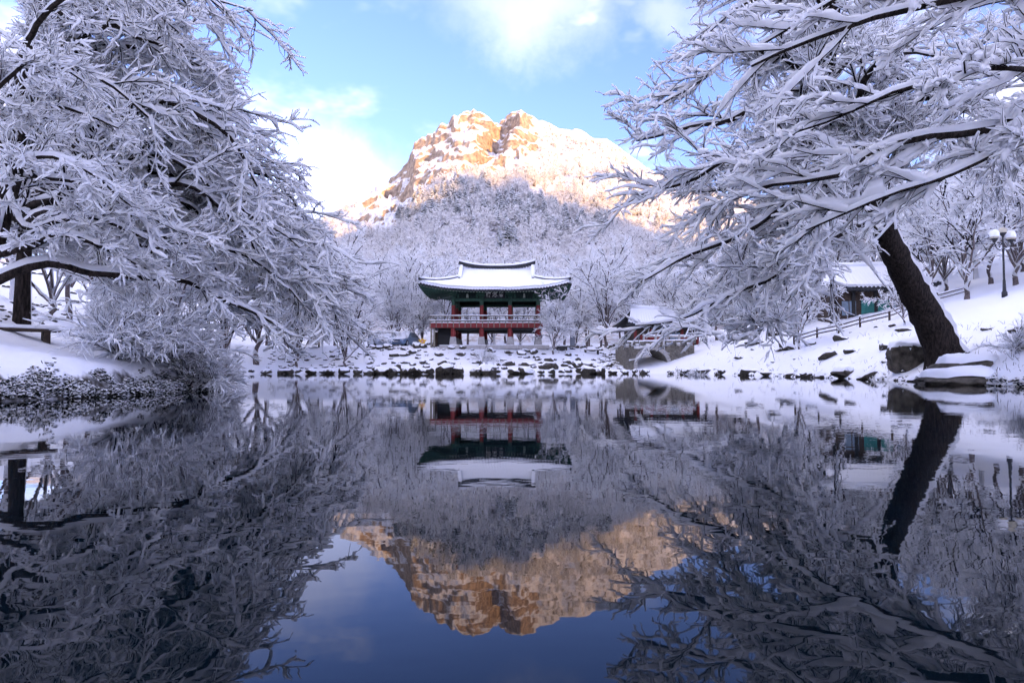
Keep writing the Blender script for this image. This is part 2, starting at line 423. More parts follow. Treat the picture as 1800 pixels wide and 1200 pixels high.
# ------------------------------------------------------------------ mountain
RPX = [-2500, -900, -300, 0, 300, 480, 540, 580, 610, 640, 665, 700, 716, 728, 750, 775, 800, 835, 850, 868, 884, 898, 914, 930, 946, 965, 985, 1010, 1026, 1042, 1066, 1090, 1130, 1200, 1300, 1450, 1700, 2000, 2800, 4300]
RPY = [520, 500, 475, 455, 440, 425, 400, 378, 362, 342, 321, 304, 282, 250, 236, 214, 201, 191, 196, 203, 208, 196, 189, 199, 210, 217, 228, 226, 231, 243, 246, 262, 289, 320, 350, 372, 388, 400, 430, 500]
MD0 = 104.0
def ridge_py(px): return np.interp(px, RPX, RPY)
def ridge_D(px): return np.interp(px, [-2500, -300, 400, 700, 880, 1000, 1300, 1800, 4300], [250, 330, 430, 500, 520, 525, 480, 330, 200])
GEXP = 0.75
def mount(px, u):
    """mountain surface for image column px and 0..1 from foot to ridge"""
    pr = ridge_py(px); D = MD0 + (ridge_D(px) - MD0) * u
    py = 612 + (pr - 612) * np.power(np.clip(u, 0, 1), GEXP)
    p = W(px, py, D)
    x, y, z = p[..., 0], p[..., 1], p[..., 2]
    below = py - pr
    rock = sstep(622, 690, px) * (1 - sstep(918, 965, px)) * (1 - sstep(70, 135, below + 25 * fbm(x * 0.03, z * 0.03, seed=21)))
    rock = np.maximum(rock, 0.9 * np.exp(-((px - 1016) / 14) ** 2) * np.exp(-((below - 10) / 14) ** 2))
    rock = np.maximum(rock, 0.9 * np.exp(-((px - 650) / 28) ** 2) * np.exp(-((below - 25) / 28) ** 2))
    fold = fbm(x * 0.035, y * 0.02, z * 0.02, oct=5, seed=31)
    zz = z + 5.0 * fbm(x * 0.018, y * 0.018, oct=4, seed=41) * sstep(0.05, 0.4, u) * (1 - 0.7 * sstep(0.85, 1, u))
    # gully between the two summits
    gx_ = np.interp(below, [0, 40, 90, 140], [884, 872, 835, 770])
    zz = zz - 9 * np.exp(-((px - gx_) / 15) ** 2) * sstep(0, 14, below) * (1 - sstep(100, 150, below))
    zz = zz + 6 * np.exp(-((px - gx_ - 38) / 14) ** 2) * sstep(0, 20, below) * (1 - sstep(50, 90, below))
    for st, amp, sd in ((26.0, 0.62, 51), (9.0, 0.55, 151)):
        q = zz / st + 1.5 * fbm(x * 0.9 / st, y * 0.5 / st, oct=4, seed=sd + 3) + 0.5 * fold
        fr = q - np.floor(q)
        ter = (np.floor(q) + sstep(0.45, 1.0, fr)) - q
        zz = zz + rock * ter * st * amp * (0.6 + 0.6 * sstep(-0.3, 0.4, fbm(x * 0.02, y * 0.02, seed=sd + 7)))
    zz = zz + rock * sstep(0, 12, below) * 5.0 * (np.abs(fbm(x * 0.12, y * 0.06, z * 0.02, oct=4, seed=61)) - 0.25)
    zz = zz + (1 - rock) * 1.6 * fbm(x * 0.10, y * 0.10, oct=3, seed=71) * sstep(0.05, 0.3, u)
    return x, y, zz, rock
pxs = np.concatenate([np.linspace(-2500, 540, 60), np.arange(546, 1210, 2.0), np.linspace(1218, 4300, 60)])
us = np.concatenate([np.linspace(0, 0.45, 45), np.linspace(0.4535, 1, 205)])
PXg, Ug = np.meshgrid(pxs, us)
mx, my, mz, mrock = mount(PXg, Ug)
mz[0] -= 6
# far side of the ridge
bx, by, bz = [], [], []
for k, drop in ((30, 0.10), (90, 0.4), (200, 1.0)):
    bx.append(mx[-1] * (1 + k / my[-1])); by.append(my[-1] + k); bz.append(mz[-1] * (1 - drop) - 5 * (drop == 1.0))
mx = np.vstack([mx] + [b[None] for b in bx]); my = np.vstack([my] + [b[None] for b in by]); mz = np.vstack([mz] + [b[None] for b in bz])
nr, na = mx.shape
ii, jj = np.meshgrid(np.arange(nr - 1), np.arange(na - 1), indexing='ij')
Q = np.stack([ii * na + jj, ii * na + jj + 1, (ii + 1) * na + jj + 1, (ii + 1) * na + jj], -1).reshape(-1, 4)
mountain = tag(link('mountain', np_mesh('mountain', np.stack([mx, my, mz], -1).reshape(-1, 3), Q, M['mountain'])), kind='structure')

# ------------------------------------------------------------------ ridge behind the camera that keeps the valley in shade
def mpoint(px, py):
    g = (612 - py) / (612 - ridge_py(px)); u = np.clip(g, 0.02, 1) ** (1 / GEXP)
    x, y, z, _ = mount(np.array([float(px)]), np.array([float(u)])); return np.array([x[0], y[0], z[0]])
LATV = np.array([-SUN_H[1], SUN_H[0]])
RIDGE_AT = 520.0
lat_z = []
for px, py in ((600, 385), (640, 400), (690, 393), (740, 382), (800, 364), (850, 344), (885, 330), (915, 326), (945, 336), (985, 362), (1030, 388), (1090, 412), (1180, 424), (1300, 430)):
    p = mpoint(px, py)
    s = p[:2] @ SUN_H; lat_z.append((p[:2] @ LATV, p[2] + (RIDGE_AT - s) * math.tan(SUN_EL)))
lat_z.sort()
ls = np.array([a for a, b in lat_z]); lz = np.array([b for a, b in lat_z])
lat = np.concatenate([np.linspace(-900, ls[0] - 60, 24), np.linspace(ls[0] - 40, ls[-1] + 40, 120), np.linspace(ls[-1] + 60, 1000, 24)])
crest = np.interp(lat, np.concatenate([[-900, ls[0] - 250], ls, [ls[-1] + 300, 1000]]), np.concatenate([[90, lz[0] + 10], lz, [lz[-1] - 20, 70]]))
crest = crest + 2.0 * fbm(lat * 0.04, lat * 0, oct=4, seed=77)
offs = np.array([-320, -220, -120, -60, -25, 0, 25, 80, 200, 380]); hs = np.array([-0.02, 0.16, 0.46, 0.70, 0.88, 1.0, 0.88, 0.66, 0.3, -0.02])
Lg, Og = np.meshgrid(lat, offs); Cg, Hg = np.meshgrid(crest, hs)
rx = LATV[0] * Lg + SUN_H[0] * (RIDGE_AT + Og); ry = LATV[1] * Lg + SUN_H[1] * (RIDGE_AT + Og)
rz = Cg * Hg + 6 * fbm(rx * 0.02, ry * 0.02, oct=4, seed=88) * (Og != 0) * (Hg > 0)
nr, na = rx.shape
ii, jj = np.meshgrid(np.arange(nr - 1), np.arange(na - 1), indexing='ij')
Q = np.stack([ii * na + jj, ii * na + jj + 1, (ii + 1) * na + jj + 1, (ii + 1) * na + jj], -1).reshape(-1, 4)
tag(link('hill', np_mesh('hill', np.stack([rx, ry, rz], -1).reshape(-1, 3), Q, M['hill'])), kind='structure')

# ------------------------------------------------------------------ snow-laden trees
ZUP = np.array([0.0, 0.0, 1.0])
def smooth_path(pts, K):
    """Catmull-Rom through pts, resampled to K segments"""
    p = np.asarray(pts, float)
    e = np.vstack([2 * p[0] - p[1], p, 2 * p[-1] - p[-2]])
    out = []
    for i in range(len(p) - 1):
        a, b, c, d = e[i:i + 4]
        for t in np.linspace(0, 1, 12, endpoint=False):
            out.append(0.5 * (2 * b + (c - a) * t + (2 * a - 5 * b + 4 * c - d) * t * t + (3 * b - a - 3 * c + d) * t ** 3))
    out.append(p[-1]); out = np.array(out)
    s = np.concatenate([[0], np.cumsum(np.linalg.norm(np.diff(out, axis=0), axis=1))])
    q = np.linspace(0, s[-1], K + 1)
    return np.stack([np.interp(q, s, out[:, k]) for k in range(3)], -1)

def frames(P):
    Tn = np.empty_like(P)
    Tn[:, 1:-1] = P[:, 2:] - P[:, :-2]; Tn[:, 0] = P[:, 1] - P[:, 0]; Tn[:, -1] = P[:, -1] - P[:, -2]
    Tn = nrm(Tn)
    S = np.cross(Tn, ZUP); bad = np.linalg.norm(S, axis=-1) < 0.12
    S[bad] += np.cross(Tn[bad], np.array([0.3, 1.0, 0.0])) * 0.3
    S = nrm(S); U = np.cross(S, Tn)
    hz = np.sqrt(np.clip(1 - Tn[..., 2] ** 2, 0, 1))
    return Tn, S, U, hz

def sweep(P, r, s, w, style, frost=0.0):
    """branch polylines P (N,K+1,3) with bark radius r, snow height s and half width w. mats: 0 bark, 1 snow"""
    N, K1, _ = P.shape
    Tn, S, U, hz = frames(P)
    hz = sstep(0.15, 0.75, hz)
    s = s * hz; w = r + np.maximum(w - r, 0) * hz
    if style == 'twig':
        a = np.stack([0 * r, r, w, 0 * r, -w, -r], -1)
        b = np.stack([-r, 0 * r, 0.45 * s, s, 0.45 * s, 0 * r], -1)
        em = np.array([0, 1, 1, 1, 1, 0])
    elif style == 'quad':
        a = np.stack([-r, r, w, -w], -1)
        b = np.stack([0 * r, 0 * r, 0.75 * s, 0.75 * s], -1)
        em = np.array([0, 1, 1, 1])
    elif style == 'flat':
        a = np.stack([0 * r, w, 0 * r, -w], -1)
        b = np.stack([-r, 0.25 * s, s, 0.25 * s], -1)
        em = np.array([0, 1, 1, 0])
    else:
        n1, n2 = 9, 5
        ph = np.radians(np.linspace(158, 382, n1)); ps = np.radians(np.linspace(22, 158, n2))
        a = np.concatenate([r[..., None] * np.cos(ph), w[..., None] * np.cos(ps) * 1.02], -1)
        b = np.concatenate([r[..., None] * np.sin(ph), r[..., None] * 0.45 * (1 - np.abs(np.cos(ps))) + np.maximum(s, 0.02 * r)[..., None] * np.sin(ps) + r[..., None] * 0.45], -1)
        em = np.array([0] * (n1 - 1) + [1] * (n2 + 1))
    c = a.shape[-1]
    X = P[:, :, None, :] + a[..., None] * S[:, :, None, :] + b[..., None] * U[:, :, None, :]
    V = X.reshape(-1, 3)
    base = (np.arange(N) * K1 * c)[:, None, None] + (np.arange(K1 - 1) * c)[None, :, None]
    k = np.arange(c)[None, None, :]; k2 = (k + 1) % c
    Q = np.stack([base + k, base + k2, base + c + k2, base + c + k], -1).reshape(-1, 4)
    mi = np.tile(em, N * (K1 - 1))
    if frost > 0:                                   # twigs rimed all round
        fz = np.random.default_rng(N).random(N) < frost
        mi = np.where(np.repeat(fz, (K1 - 1) * c), 1, mi)
    return V, Q, mi

def spawn(P, n, t0, t1, ang, dang, flat, up, g):
    N, K1, _ = P.shape; K = K1 - 1
    t = t0 + (t1 - t0) * (np.arange(n)[None] + g.random((N, n))) / n
    f = np.clip(t, 0, 0.9999) * K; i = f.astype(int); f = (f - i)[..., None]
    ar = np.arange(N)[:, None]
    A, B = P[ar, i], P[ar, i + 1]
    tan = nrm(B - A)
    rn = g.normal(size=(N, n, 3)); rn[..., 2] *= flat
    pr = nrm(rn - (rn * tan).sum(-1, keepdims=True) * tan)
    a = ang + dang * (g.random((N, n, 1)) - 0.5) * 2
    d = tan * np.cos(a) + pr * np.sin(a); d[..., 2] += up
    return (A + (B - A) * f).reshape(-1, 3), nrm(d).reshape(-1, 3), t.reshape(-1)

def grow(S, D, L, K, wig, grav, g):
    P = np.empty((len(S), K + 1, 3)); P[:, 0] = S; d = D.copy()
    st = (L / K)[:, None]
    for k in range(K):
        P[:, k + 1] = P[:, k] + d * st
        d = d + wig * g.normal(size=d.shape); d[:, 2] += grav; d = nrm(d)
    return P

def lump(shape, g, lo=0.45, hi=1.35):
    return lo + (hi - lo) * g.random(shape)

def plen(P): return np.linalg.norm(np.diff(P, axis=1), axis=-1).sum(1)

def crown(limbs, lv, g, keep=None):
    """grow branch levels from limb polylines. lv: list of dicts (n, t0, len, ang, dang, flat, up, K, wig, grav, r, s, w, style)"""
    out = []
    cur = limbs; base_len = plen(cur)
    for L in lv:
        n = L['n']
        S, D, t = spawn(cur, n, L.get('t0', 0.1), L.get('t1', 1.0), L['ang'], L['dang'], L['flat'], L['up'], g)
        ln = L['len'] * (1 - L.get('tap', 0.5) * t) * (0.55 + 0.75 * g.random(len(t)))
        if L.get('rel'): ln = ln * np.repeat(np.clip(base_len / L['rel'], 0.25, 1.3), n)
        P = grow(S, D, ln, L['K'], L['wig'], L['grav'], g)
        if keep is not None:
            ok = keep(P); P = P[ok]; ln = ln[ok]
        N, K1 = P.shape[:2]
        q = np.linspace(1, L.get('tip', 0.35), K1)[None]
        sz = (ln / L['len'])[:, None] ** 0.5
        r = L['r'] * q * sz
        s = L['s'] * (0.6 + 0.4 * q) * lump((N, K1), g, 0.3, 1.5) * (0.7 + 0.6 * g.random((N, 1))); w = L['w'] * (0.75 + 0.25 * q) * lump((N, K1), g, 0.5, 1.4)
        fat = np.where(g.random((N, 1)) < 0.08, 1.5, 1.0); s = s * fat; w = w * fat
        s[:, -1] *= 0.85; w[:, -1] *= 0.75
        out.append(sweep(P, r, s, w, L['style'], L.get('frost', 0.0)))
        cur = P; base_len = ln
    return out

def in_view(P):
    x, y, z = P[..., 0], np.maximum(P[..., 1], 0.5), P[..., 2] - CAMH
    px = CX + F * x / y; py = 647 - F * z / y
    return ((px > -40) & (px < 1850) & (py > -110)).any(1) & (P[..., 2].min(1) > 0.55)

NQ = [0]
def join(parts):
    Vs, Qs, Ms, o = [], [], [], 0
    for V, Q, m in parts:
        Vs.append(V); Qs.append(Q + o); Ms.append(m); o += len(V); NQ[0] += 2 * len(Q)
    return np.vstack(Vs), np.vstack(Qs), np.concatenate(Ms)

def thick(P, r0, r1, s, w, g, rough=0.0, pw=1.0, flare=0.0):
    """one thick limb or trunk: returns arrays"""
    P = P[None]; K1 = P.shape[1]
    q = np.linspace(0, 1, K1)[None] ** pw
    r = (r0 + (r1 - r0) * q) * (1 + flare * np.exp(-np.linspace(0, 1, K1)[None] * 16))
    ls = fbm(np.linspace(0, K1 * 0.35, K1)[None] + g.random() * 50, np.zeros((1, K1)), oct=2, seed=int(g.integers(99)))
    ss = s * (1 + 0.45 * ls) * (0.5 + 0.5 * (1 - q)); ww = np.maximum(r * w * (1 + (0.10 if rough else 0.0) * g.normal(size=r.shape)), r)
    V, Q, m = sweep(P, r, ss, ww, 'limb')
    if rough:
        d = fbm(V[:, 0] * 5, V[:, 1] * 5, V[:, 2] * 1.6, oct=5, seed=5, gain=0.6)
        c = np.repeat(P[0], V.shape[0] // K1, axis=0)
        V = c + (V - c) * (1 + rough * d)[:, None]
    return V, Q, m

def make_tree(name, loc, trunk, trunk_r, limbs, levels, seed, label, cat='tree', group=None, bark='bark', twig_snow='snow_fine', trunk_rough=0.12, trunk_snow=0.05, keep=None, limb_parts=True):
    """trunk: world polyline; limbs: list of (polyline, r0, r1, snow)"""
    g = np.random.default_rng(seed)
    o = empty(name, loc, 0, label, cat, group); L0 = np.array(loc, float)
    V, Q, m = thick(smooth_path(trunk, 60), trunk_r[0], trunk_r[1], trunk_snow, 1.05, g, trunk_rough, pw=trunk_r[2] if len(trunk_r) > 2 else 0.6, flare=0.45)
    link('trunk', np_mesh('trunk', V - L0, Q, [M[bark], M['snow_fine']], m), o)
    LP = []
    joined = []
    for pts, r0, r1, s in limbs:
        P = smooth_path(pts, 22)
        ln = np.linalg.norm(np.diff(P, axis=0), axis=1).sum()
        wv = 0.03 * ln * np.stack([fbm(np.linspace(0, 4, 23) + seed + 9 * len(LP), np.full(23, k * 7.0), oct=3, seed=3 + k) for k in range(3)], -1)
        P = P + wv * sstep(0, 0.15, np.linspace(0, 1, 23))[:, None]
        LP.append(P)
        arr = thick(P, r0, r1, s, 1.22, g)
        if limb_parts: link('limb', np_mesh('limb', arr[0] - L0, arr[1], [M[bark], M['snow_fine']], arr[2]), o)
        else: joined.append(arr)
    if joined:
        V, Q, m = join(joined); link('limbs', np_mesh('limbs', V - L0, Q, [M[bark], M['snow_fine']], m), o)
    V, Q, m = join(crown(np.array(LP), levels, g, keep))
    c = link('crown', np_mesh('crown', V - L0, Q, [M['twig'], M[twig_snow]], m), o)
    c['kind'] = 'stuff'
    TRI[name] = TRI.get(name, 0) + 2 * len(Q)
    return o
TRI = {}

def arc(a, b, lift, g, bend=0.5):
    a, b = np.asarray(a, float), np.asarray(b, float)
    ln = np.linalg.norm(b - a)
    c1 = a + (b - a) * 0.33 + np.array([0, 0, lift * ln * 1.1]) + g.normal(size=3) * 0.05 * ln
    c2 = a + (b - a) * 0.70 + np.array([0, 0, lift * ln * 0.9]) + g.normal(size=3) * 0.05 * ln
    return [a, c1, c2, b]

# ---- the big weeping tree on the left bank
def near_left():
    g = np.random.default_rng(101)
    tr = W([35, 42, 48, 45, 52, 60, 75], [585, 470, 330, 200, 90, -20, -160], [17, 17, 17, 17, 17.2, 17.4, 17.6])
    limbs = []
    hand = [
        ([(48, 350, 17), (85, 330, 16.6), (112, 290, 16.2), (140, 250, 15.8), (190, 212, 15.4), (240, 182, 15), (330, 195, 14.6), (410, 250, 14.6), (470, 330, 14.8)], 0.17, 0.03, 0.10),
        ([(46, 400, 17), (75, 372, 16.5), (130, 360, 16), (200, 345, 15.5), (262, 322, 15), (340, 335, 14.8), (420, 395, 15), (480, 470, 15.4)], 0.14, 0.025, 0.11),
        ([(46, 360, 17), (110, 345, 16.4), (170, 310, 15.8), (210, 285, 15.5), (270, 270, 15.2), (350, 300, 15.2), (430, 370, 15.6)], 0.11, 0.02, 0.09),
        ([(48, 290, 17), (75, 240, 16.6), (110, 205, 16.2), (160, 180, 15.8), (220, 172, 15.4), (290, 185, 15), (370, 240, 15)], 0.10, 0.02, 0.09),
        ([(46, 260, 17), (80, 190, 16.6), (110, 140, 16.4), (150, 80, 16), (215, 50, 15.6), (300, 60, 15.4), (380, 120, 15.4)], 0.16, 0.02, 0.09),
        ([(50, 120, 17.2), (90, 60, 17), (150, 10, 16.6), (230, -30, 16.2), (300, -20, 16), (360, 40, 16)], 0.14, 0.02, 0.08),
        ([(46, 430, 17), (20, 380, 15.5), (30, 340, 14), (90, 310, 13), (180, 330, 12.6), (270, 390, 12.8)], 0.10, 0.02, 0.09),
        ([(48, 230, 17), (10, 180, 15), (30, 120, 13.5), (110, 110, 12.8), (200, 150, 12.8), (280, 220, 13.2)], 0.10, 0.02, 0.09),
        ([(60, -20, 17.4), (130, -80, 17), (230, -90, 16), (320, -40, 15), (400, 5, 14.6), (455, 25, 14.5)], 0.10, 0.012, 0.06),
    ]
    for pts, r0, r1, s in hand:
        a = np.array(pts, float); limbs.append((W(a[:, 0], a[:, 1], a[:, 2]), r0, r1, s))
    bpy_ = [-120, 0, 100, 200, 300, 400, 500, 590]; bpx = [285, 300, 370, 430, 500, 555, 600, 620]
    for k in range(48):
        ty = -90 + 650 * ((k * 0.618) % 1.0) if k < 34 else 400 + 190 * ((k * 0.618) % 1.0)
        edge = np.interp(ty, bpy_, bpx)
        u = g.random() ** 0.45 if k < 34 else 0.75 + 0.25 * g.random()
        tx = -30 + (edge + 30) * u
        D = 14.2 + 5.5 * g.random()
        end = W(tx, ty, D)
        sy = np.clip(ty - 90 + 170 * g.random(), -140, 430)
        k0 = np.interp(sy, [-160, 585], [6, 0]); st = np.array([np.interp(sy, [-160, -20, 90, 200, 330, 470, 585], tr[::-1, c]) for c in range(3)])
        limbs.append((arc(st, end, 0.14 + 0.14 * g.random(), g), 0.085 + 0.05 * g.random(), 0.016, 0.08))
    lv = [dict(n=13, t0=0.12, len=2.5, tap=0.5, ang=0.52, dang=0.28, flat=0.40, up=0.05, K=8, wig=0.10, grav=-0.050, r=0.030, s=0.078, w=0.048, style='twig', rel=7.5),
          dict(n=8, t0=0.08, len=1.05, tap=0.45, ang=0.48, dang=0.30, flat=0.5, up=0.02, K=5, wig=0.16, grav=-0.05, r=0.014, s=0.062, w=0.029, style='twig', rel=1.8),
          dict(n=4, t0=0.10, len=0.36, tap=0.3, ang=0.75, dang=0.35, flat=0.6, up=0.02, K=2, wig=0.26, grav=-0.05, r=0.008, s=0.046, w=0.019, style='twig')]
    b = hit(35, 560)
    tr[0] = [tr[1][0], tr[1][1] , Hs(tr[1][0], tr[1][1]) - 0.6]
    return make_tree('broadleaf_tree', (tr[0][0], tr[0][1], tr[0][2]), tr, (0.21, 0.10), limbs, lv, 5,
                     'huge snow-laden tree with drooping branches behind the wooden bench', group=None, keep=in_view)
near_left()

# ---- the low limb that crosses above the bench: a second tree just off the left edge
def low_left():
    g = np.random.default_rng(202)
    tr = W([-75, -60, -40, -20, 0, 30, 40], [640, 560, 500, 440, 380, 260, 100], [12, 12, 12, 12.1, 12.3, 12.6, 12.6])
    tr[0][2] = Hs(tr[0][0], tr[0][1]) - 0.2
    hand = [
        ([(-50, 515, 12), (0, 490, 12), (50, 464, 12), (110, 466, 12.2), (190, 484, 12.5), (260, 495, 12.8), (330, 499, 13.2), (390, 515, 13.6), (450, 545, 14), (500, 590, 14.4)], 0.105, 0.025, 0.10),
        ([(-25, 450, 12.1), (10, 440, 12), (50, 432, 11.9), (100, 418, 11.8), (150, 420, 11.8), (210, 445, 12), (260, 480, 12.2)], 0.085, 0.016, 0.10),
        ([(-10, 410, 12.2), (-5, 340, 11.6), (30, 290, 11.2), (90, 280, 11), (160, 310, 11), (230, 370, 11.4)], 0.06, 0.014, 0.09),
        ([(10, 330, 12.4), (40, 400, 12), (110, 390, 12), (200, 400, 12.4), (300, 440, 13), (380, 500, 13.6)], 0.06, 0.014, 0.09),
        ([(30, 260, 12.6), (60, 200, 12.2), (130, 190, 11.8), (210, 230, 11.6)], 0.06, 0.014, 0.08),
        ([(20, 300, 12.5), (-20, 200, 11.5), (20, 130, 11), (90, 120, 10.8), (150, 150, 11)], 0.06, 0.014, 0.08),
        ([(200, 487, 12.6), (290, 440, 13.4), (380, 430, 14), (460, 470, 14.6), (530, 540, 15)], 0.05, 0.012, 0.08),
        ([(40, 100, 12.6), (70, 20, 12.2), (150, -30, 12), (240, -10, 12), (310, 60, 12.4)], 0.06, 0.012, 0.08),
    ]
    limbs = []
    for pts, r0, r1, s in hand:
        a = np.array(pts, float); limbs.append((W(a[:, 0], a[:, 1], a[:, 2]), r0, r1, s))
    lv = [dict(n=17, t0=0.2, len=1.4, tap=0.5, ang=0.7, dang=0.35, flat=0.4, up=0.0, K=6, wig=0.11, grav=-0.015, r=0.018, s=0.058, w=0.034, style='twig', rel=6.0),
          dict(n=7, t0=0.12, len=0.75, tap=0.45, ang=0.55, dang=0.35, flat=0.5, up=-0.02, K=4, wig=0.14, grav=-0.03, r=0.009, s=0.046, w=0.023, style='twig', rel=1.3),
          dict(n=4, t0=0.15, len=0.28, tap=0.3, ang=0.7, dang=0.35, flat=0.6, up=0.0, K=2, wig=0.2, grav=-0.04, r=0.006, s=0.036, w=0.017, style='twig')]
    make_tree('broadleaf_tree', tuple(tr[0]), tr, (0.30, 0.12), limbs, lv, 6, 'tree whose long thick snow-topped limb reaches level over the wooden bench', keep=in_view)
low_left()

# ---- the leaning tree on the right bank
def near_right():
    g = np.random.default_rng(303)
    b = np.array([14.45, 22.6, 0]); 
    tr = W([1668, 1640, 1600, 1565, 1540, 1515, 1480, 1462, 1455, 1465], [618, 575, 500, 430, 370, 320, 270, 200, 110, 20], [24.6, 24.4, 23.8, 23.0, 22.4, 22.0, 21.4, 20.8, 20.4, 20.2])
    tr[0][2] = min(tr[0][2], Hs(tr[0][0], tr[0][1]) - 0.3)
    hand = [
        ([(1540, 370, 20.4), (1500, 300, 19.5), (1440, 260, 18.5), (1360, 260, 17.5), (1270, 285, 17), (1190, 320, 16.8), (1140, 345, 16.8)], 0.27, 0.025, 0.11),
        ([(1530, 350, 20.2), (1490, 260, 19.4), (1430, 200, 18.6), (1350, 185, 18), (1260, 210, 17.6), (1180, 240, 17.4), (1130, 250, 17.4)], 0.26, 0.025, 0.11),
        ([(1515, 320, 20), (1450, 330, 19), (1380, 370, 18), (1300, 410, 17.4), (1210, 450, 17.2), (1150, 480, 17.2)], 0.22, 0.025, 0.11),
        ([(1545, 385, 20.6), (1490, 400, 19.4), (1420, 440, 18.4), (1350, 490, 17.8), (1270, 530, 17.4), (1190, 560, 17.4), (1130, 575, 17.6)], 0.15, 0.02, 0.10),
        ([(1462, 200, 19.2), (1410, 120, 18.6), (1340, 90, 18.2), (1270, 110, 18), (1200, 160, 17.8), (1160, 190, 17.8)], 0.15, 0.02, 0.10),
        ([(1458, 140, 19.1), (1410, 40, 18.6), (1350, 0, 18.2), (1290, 20, 18), (1240, 60, 18)], 0.13, 0.02, 0.10),
        ([(1480, 270, 19.6), (1500, 180, 18), (1540, 110, 16.5), (1600, 80, 15.5), (1680, 100, 15)], 0.15, 0.02, 0.10),
        ([(1530, 350, 20.2), (1580, 280, 19), (1640, 240, 18), (1710, 240, 17.4), (1780, 270, 17)], 0.14, 0.02, 0.10),
        ([(1420, 440, 18.4), (1390, 520, 18), (1345, 570, 17.6), (1310, 605, 17.4)], 0.06, 0.015, 0.07),
        ([(1465, 20, 18.8), (1430, -80, 18.4), (1370, -120, 18), (1300, -90, 17.8), (1260, -40, 17.8)], 0.13, 0.02, 0.10),
    ]
    limbs = []
    for pts, r0, r1, s in hand:
        a = np.array(pts, float); a[:, 2] += 1.9 * np.linspace(1, 0, len(a)); limbs.append((W(a[:, 0], a[:, 1], a[:, 2]), r0, r1, s))
    by_ = [-120, 0, 100, 190, 250, 330, 420, 500, 560, 610]; bx_ = [1330, 1300, 1270, 1190, 1170, 1180, 1180, 1210, 1270, 1380]
    trs = tr[::-1]; tpy = [20, 110, 200, 270, 320, 370, 430, 500, 575, 618]
    for k in range(32):
        ty = -90 + 660 * ((k * 0.618 + 0.3) % 1.0)
        edge = np.interp(ty, by_, bx_)
        u = g.random() ** 0.6
        tx = 1560 + (edge - 1560) * u if g.random() < 0.75 else 1560 + 260 * g.random()
        if tx > 1560 and ty > 380: ty -= 250
        D = 16.5 + 7 * g.random()
        sy = np.clip(ty - 60 + 150 * g.random(), 10, 400)
        st = np.array([np.interp(sy, tpy, trs[:, c]) for c in range(3)])
        limbs.append((arc(st, W(tx, ty, D), 0.10 + 0.12 * g.random(), g), 0.09 + 0.05 * g.random(), 0.018, 0.09))
    lv = [dict(n=13, t0=0.12, len=2.6, tap=0.5, ang=0.52, dang=0.28, flat=0.40, up=0.05, K=8, wig=0.11, grav=-0.022, r=0.030, s=0.10, w=0.060, style='twig', rel=7.5),
          dict(n=8, t0=0.08, len=1.1, tap=0.45, ang=0.52, dang=0.3, flat=0.5, up=0.03, K=5, wig=0.16, grav=-0.02, r=0.016, s=0.074, w=0.034, style='twig', rel=1.9),
          dict(n=4, t0=0.10, len=0.40, tap=0.3, ang=0.70, dang=0.35, flat=0.6, up=0.03, K=2, wig=0.26, grav=-0.02, r=0.009, s=0.052, w=0.022, style='twig')]
    make_tree('broadleaf_tree', tuple(tr[0]), tr, (0.60, 0.20, 0.75), limbs, lv, 8, 'great snowy tree with a thick black trunk leaning over the pond', trunk_snow=0.22, trunk_rough=0.36, keep=in_view)
near_right()

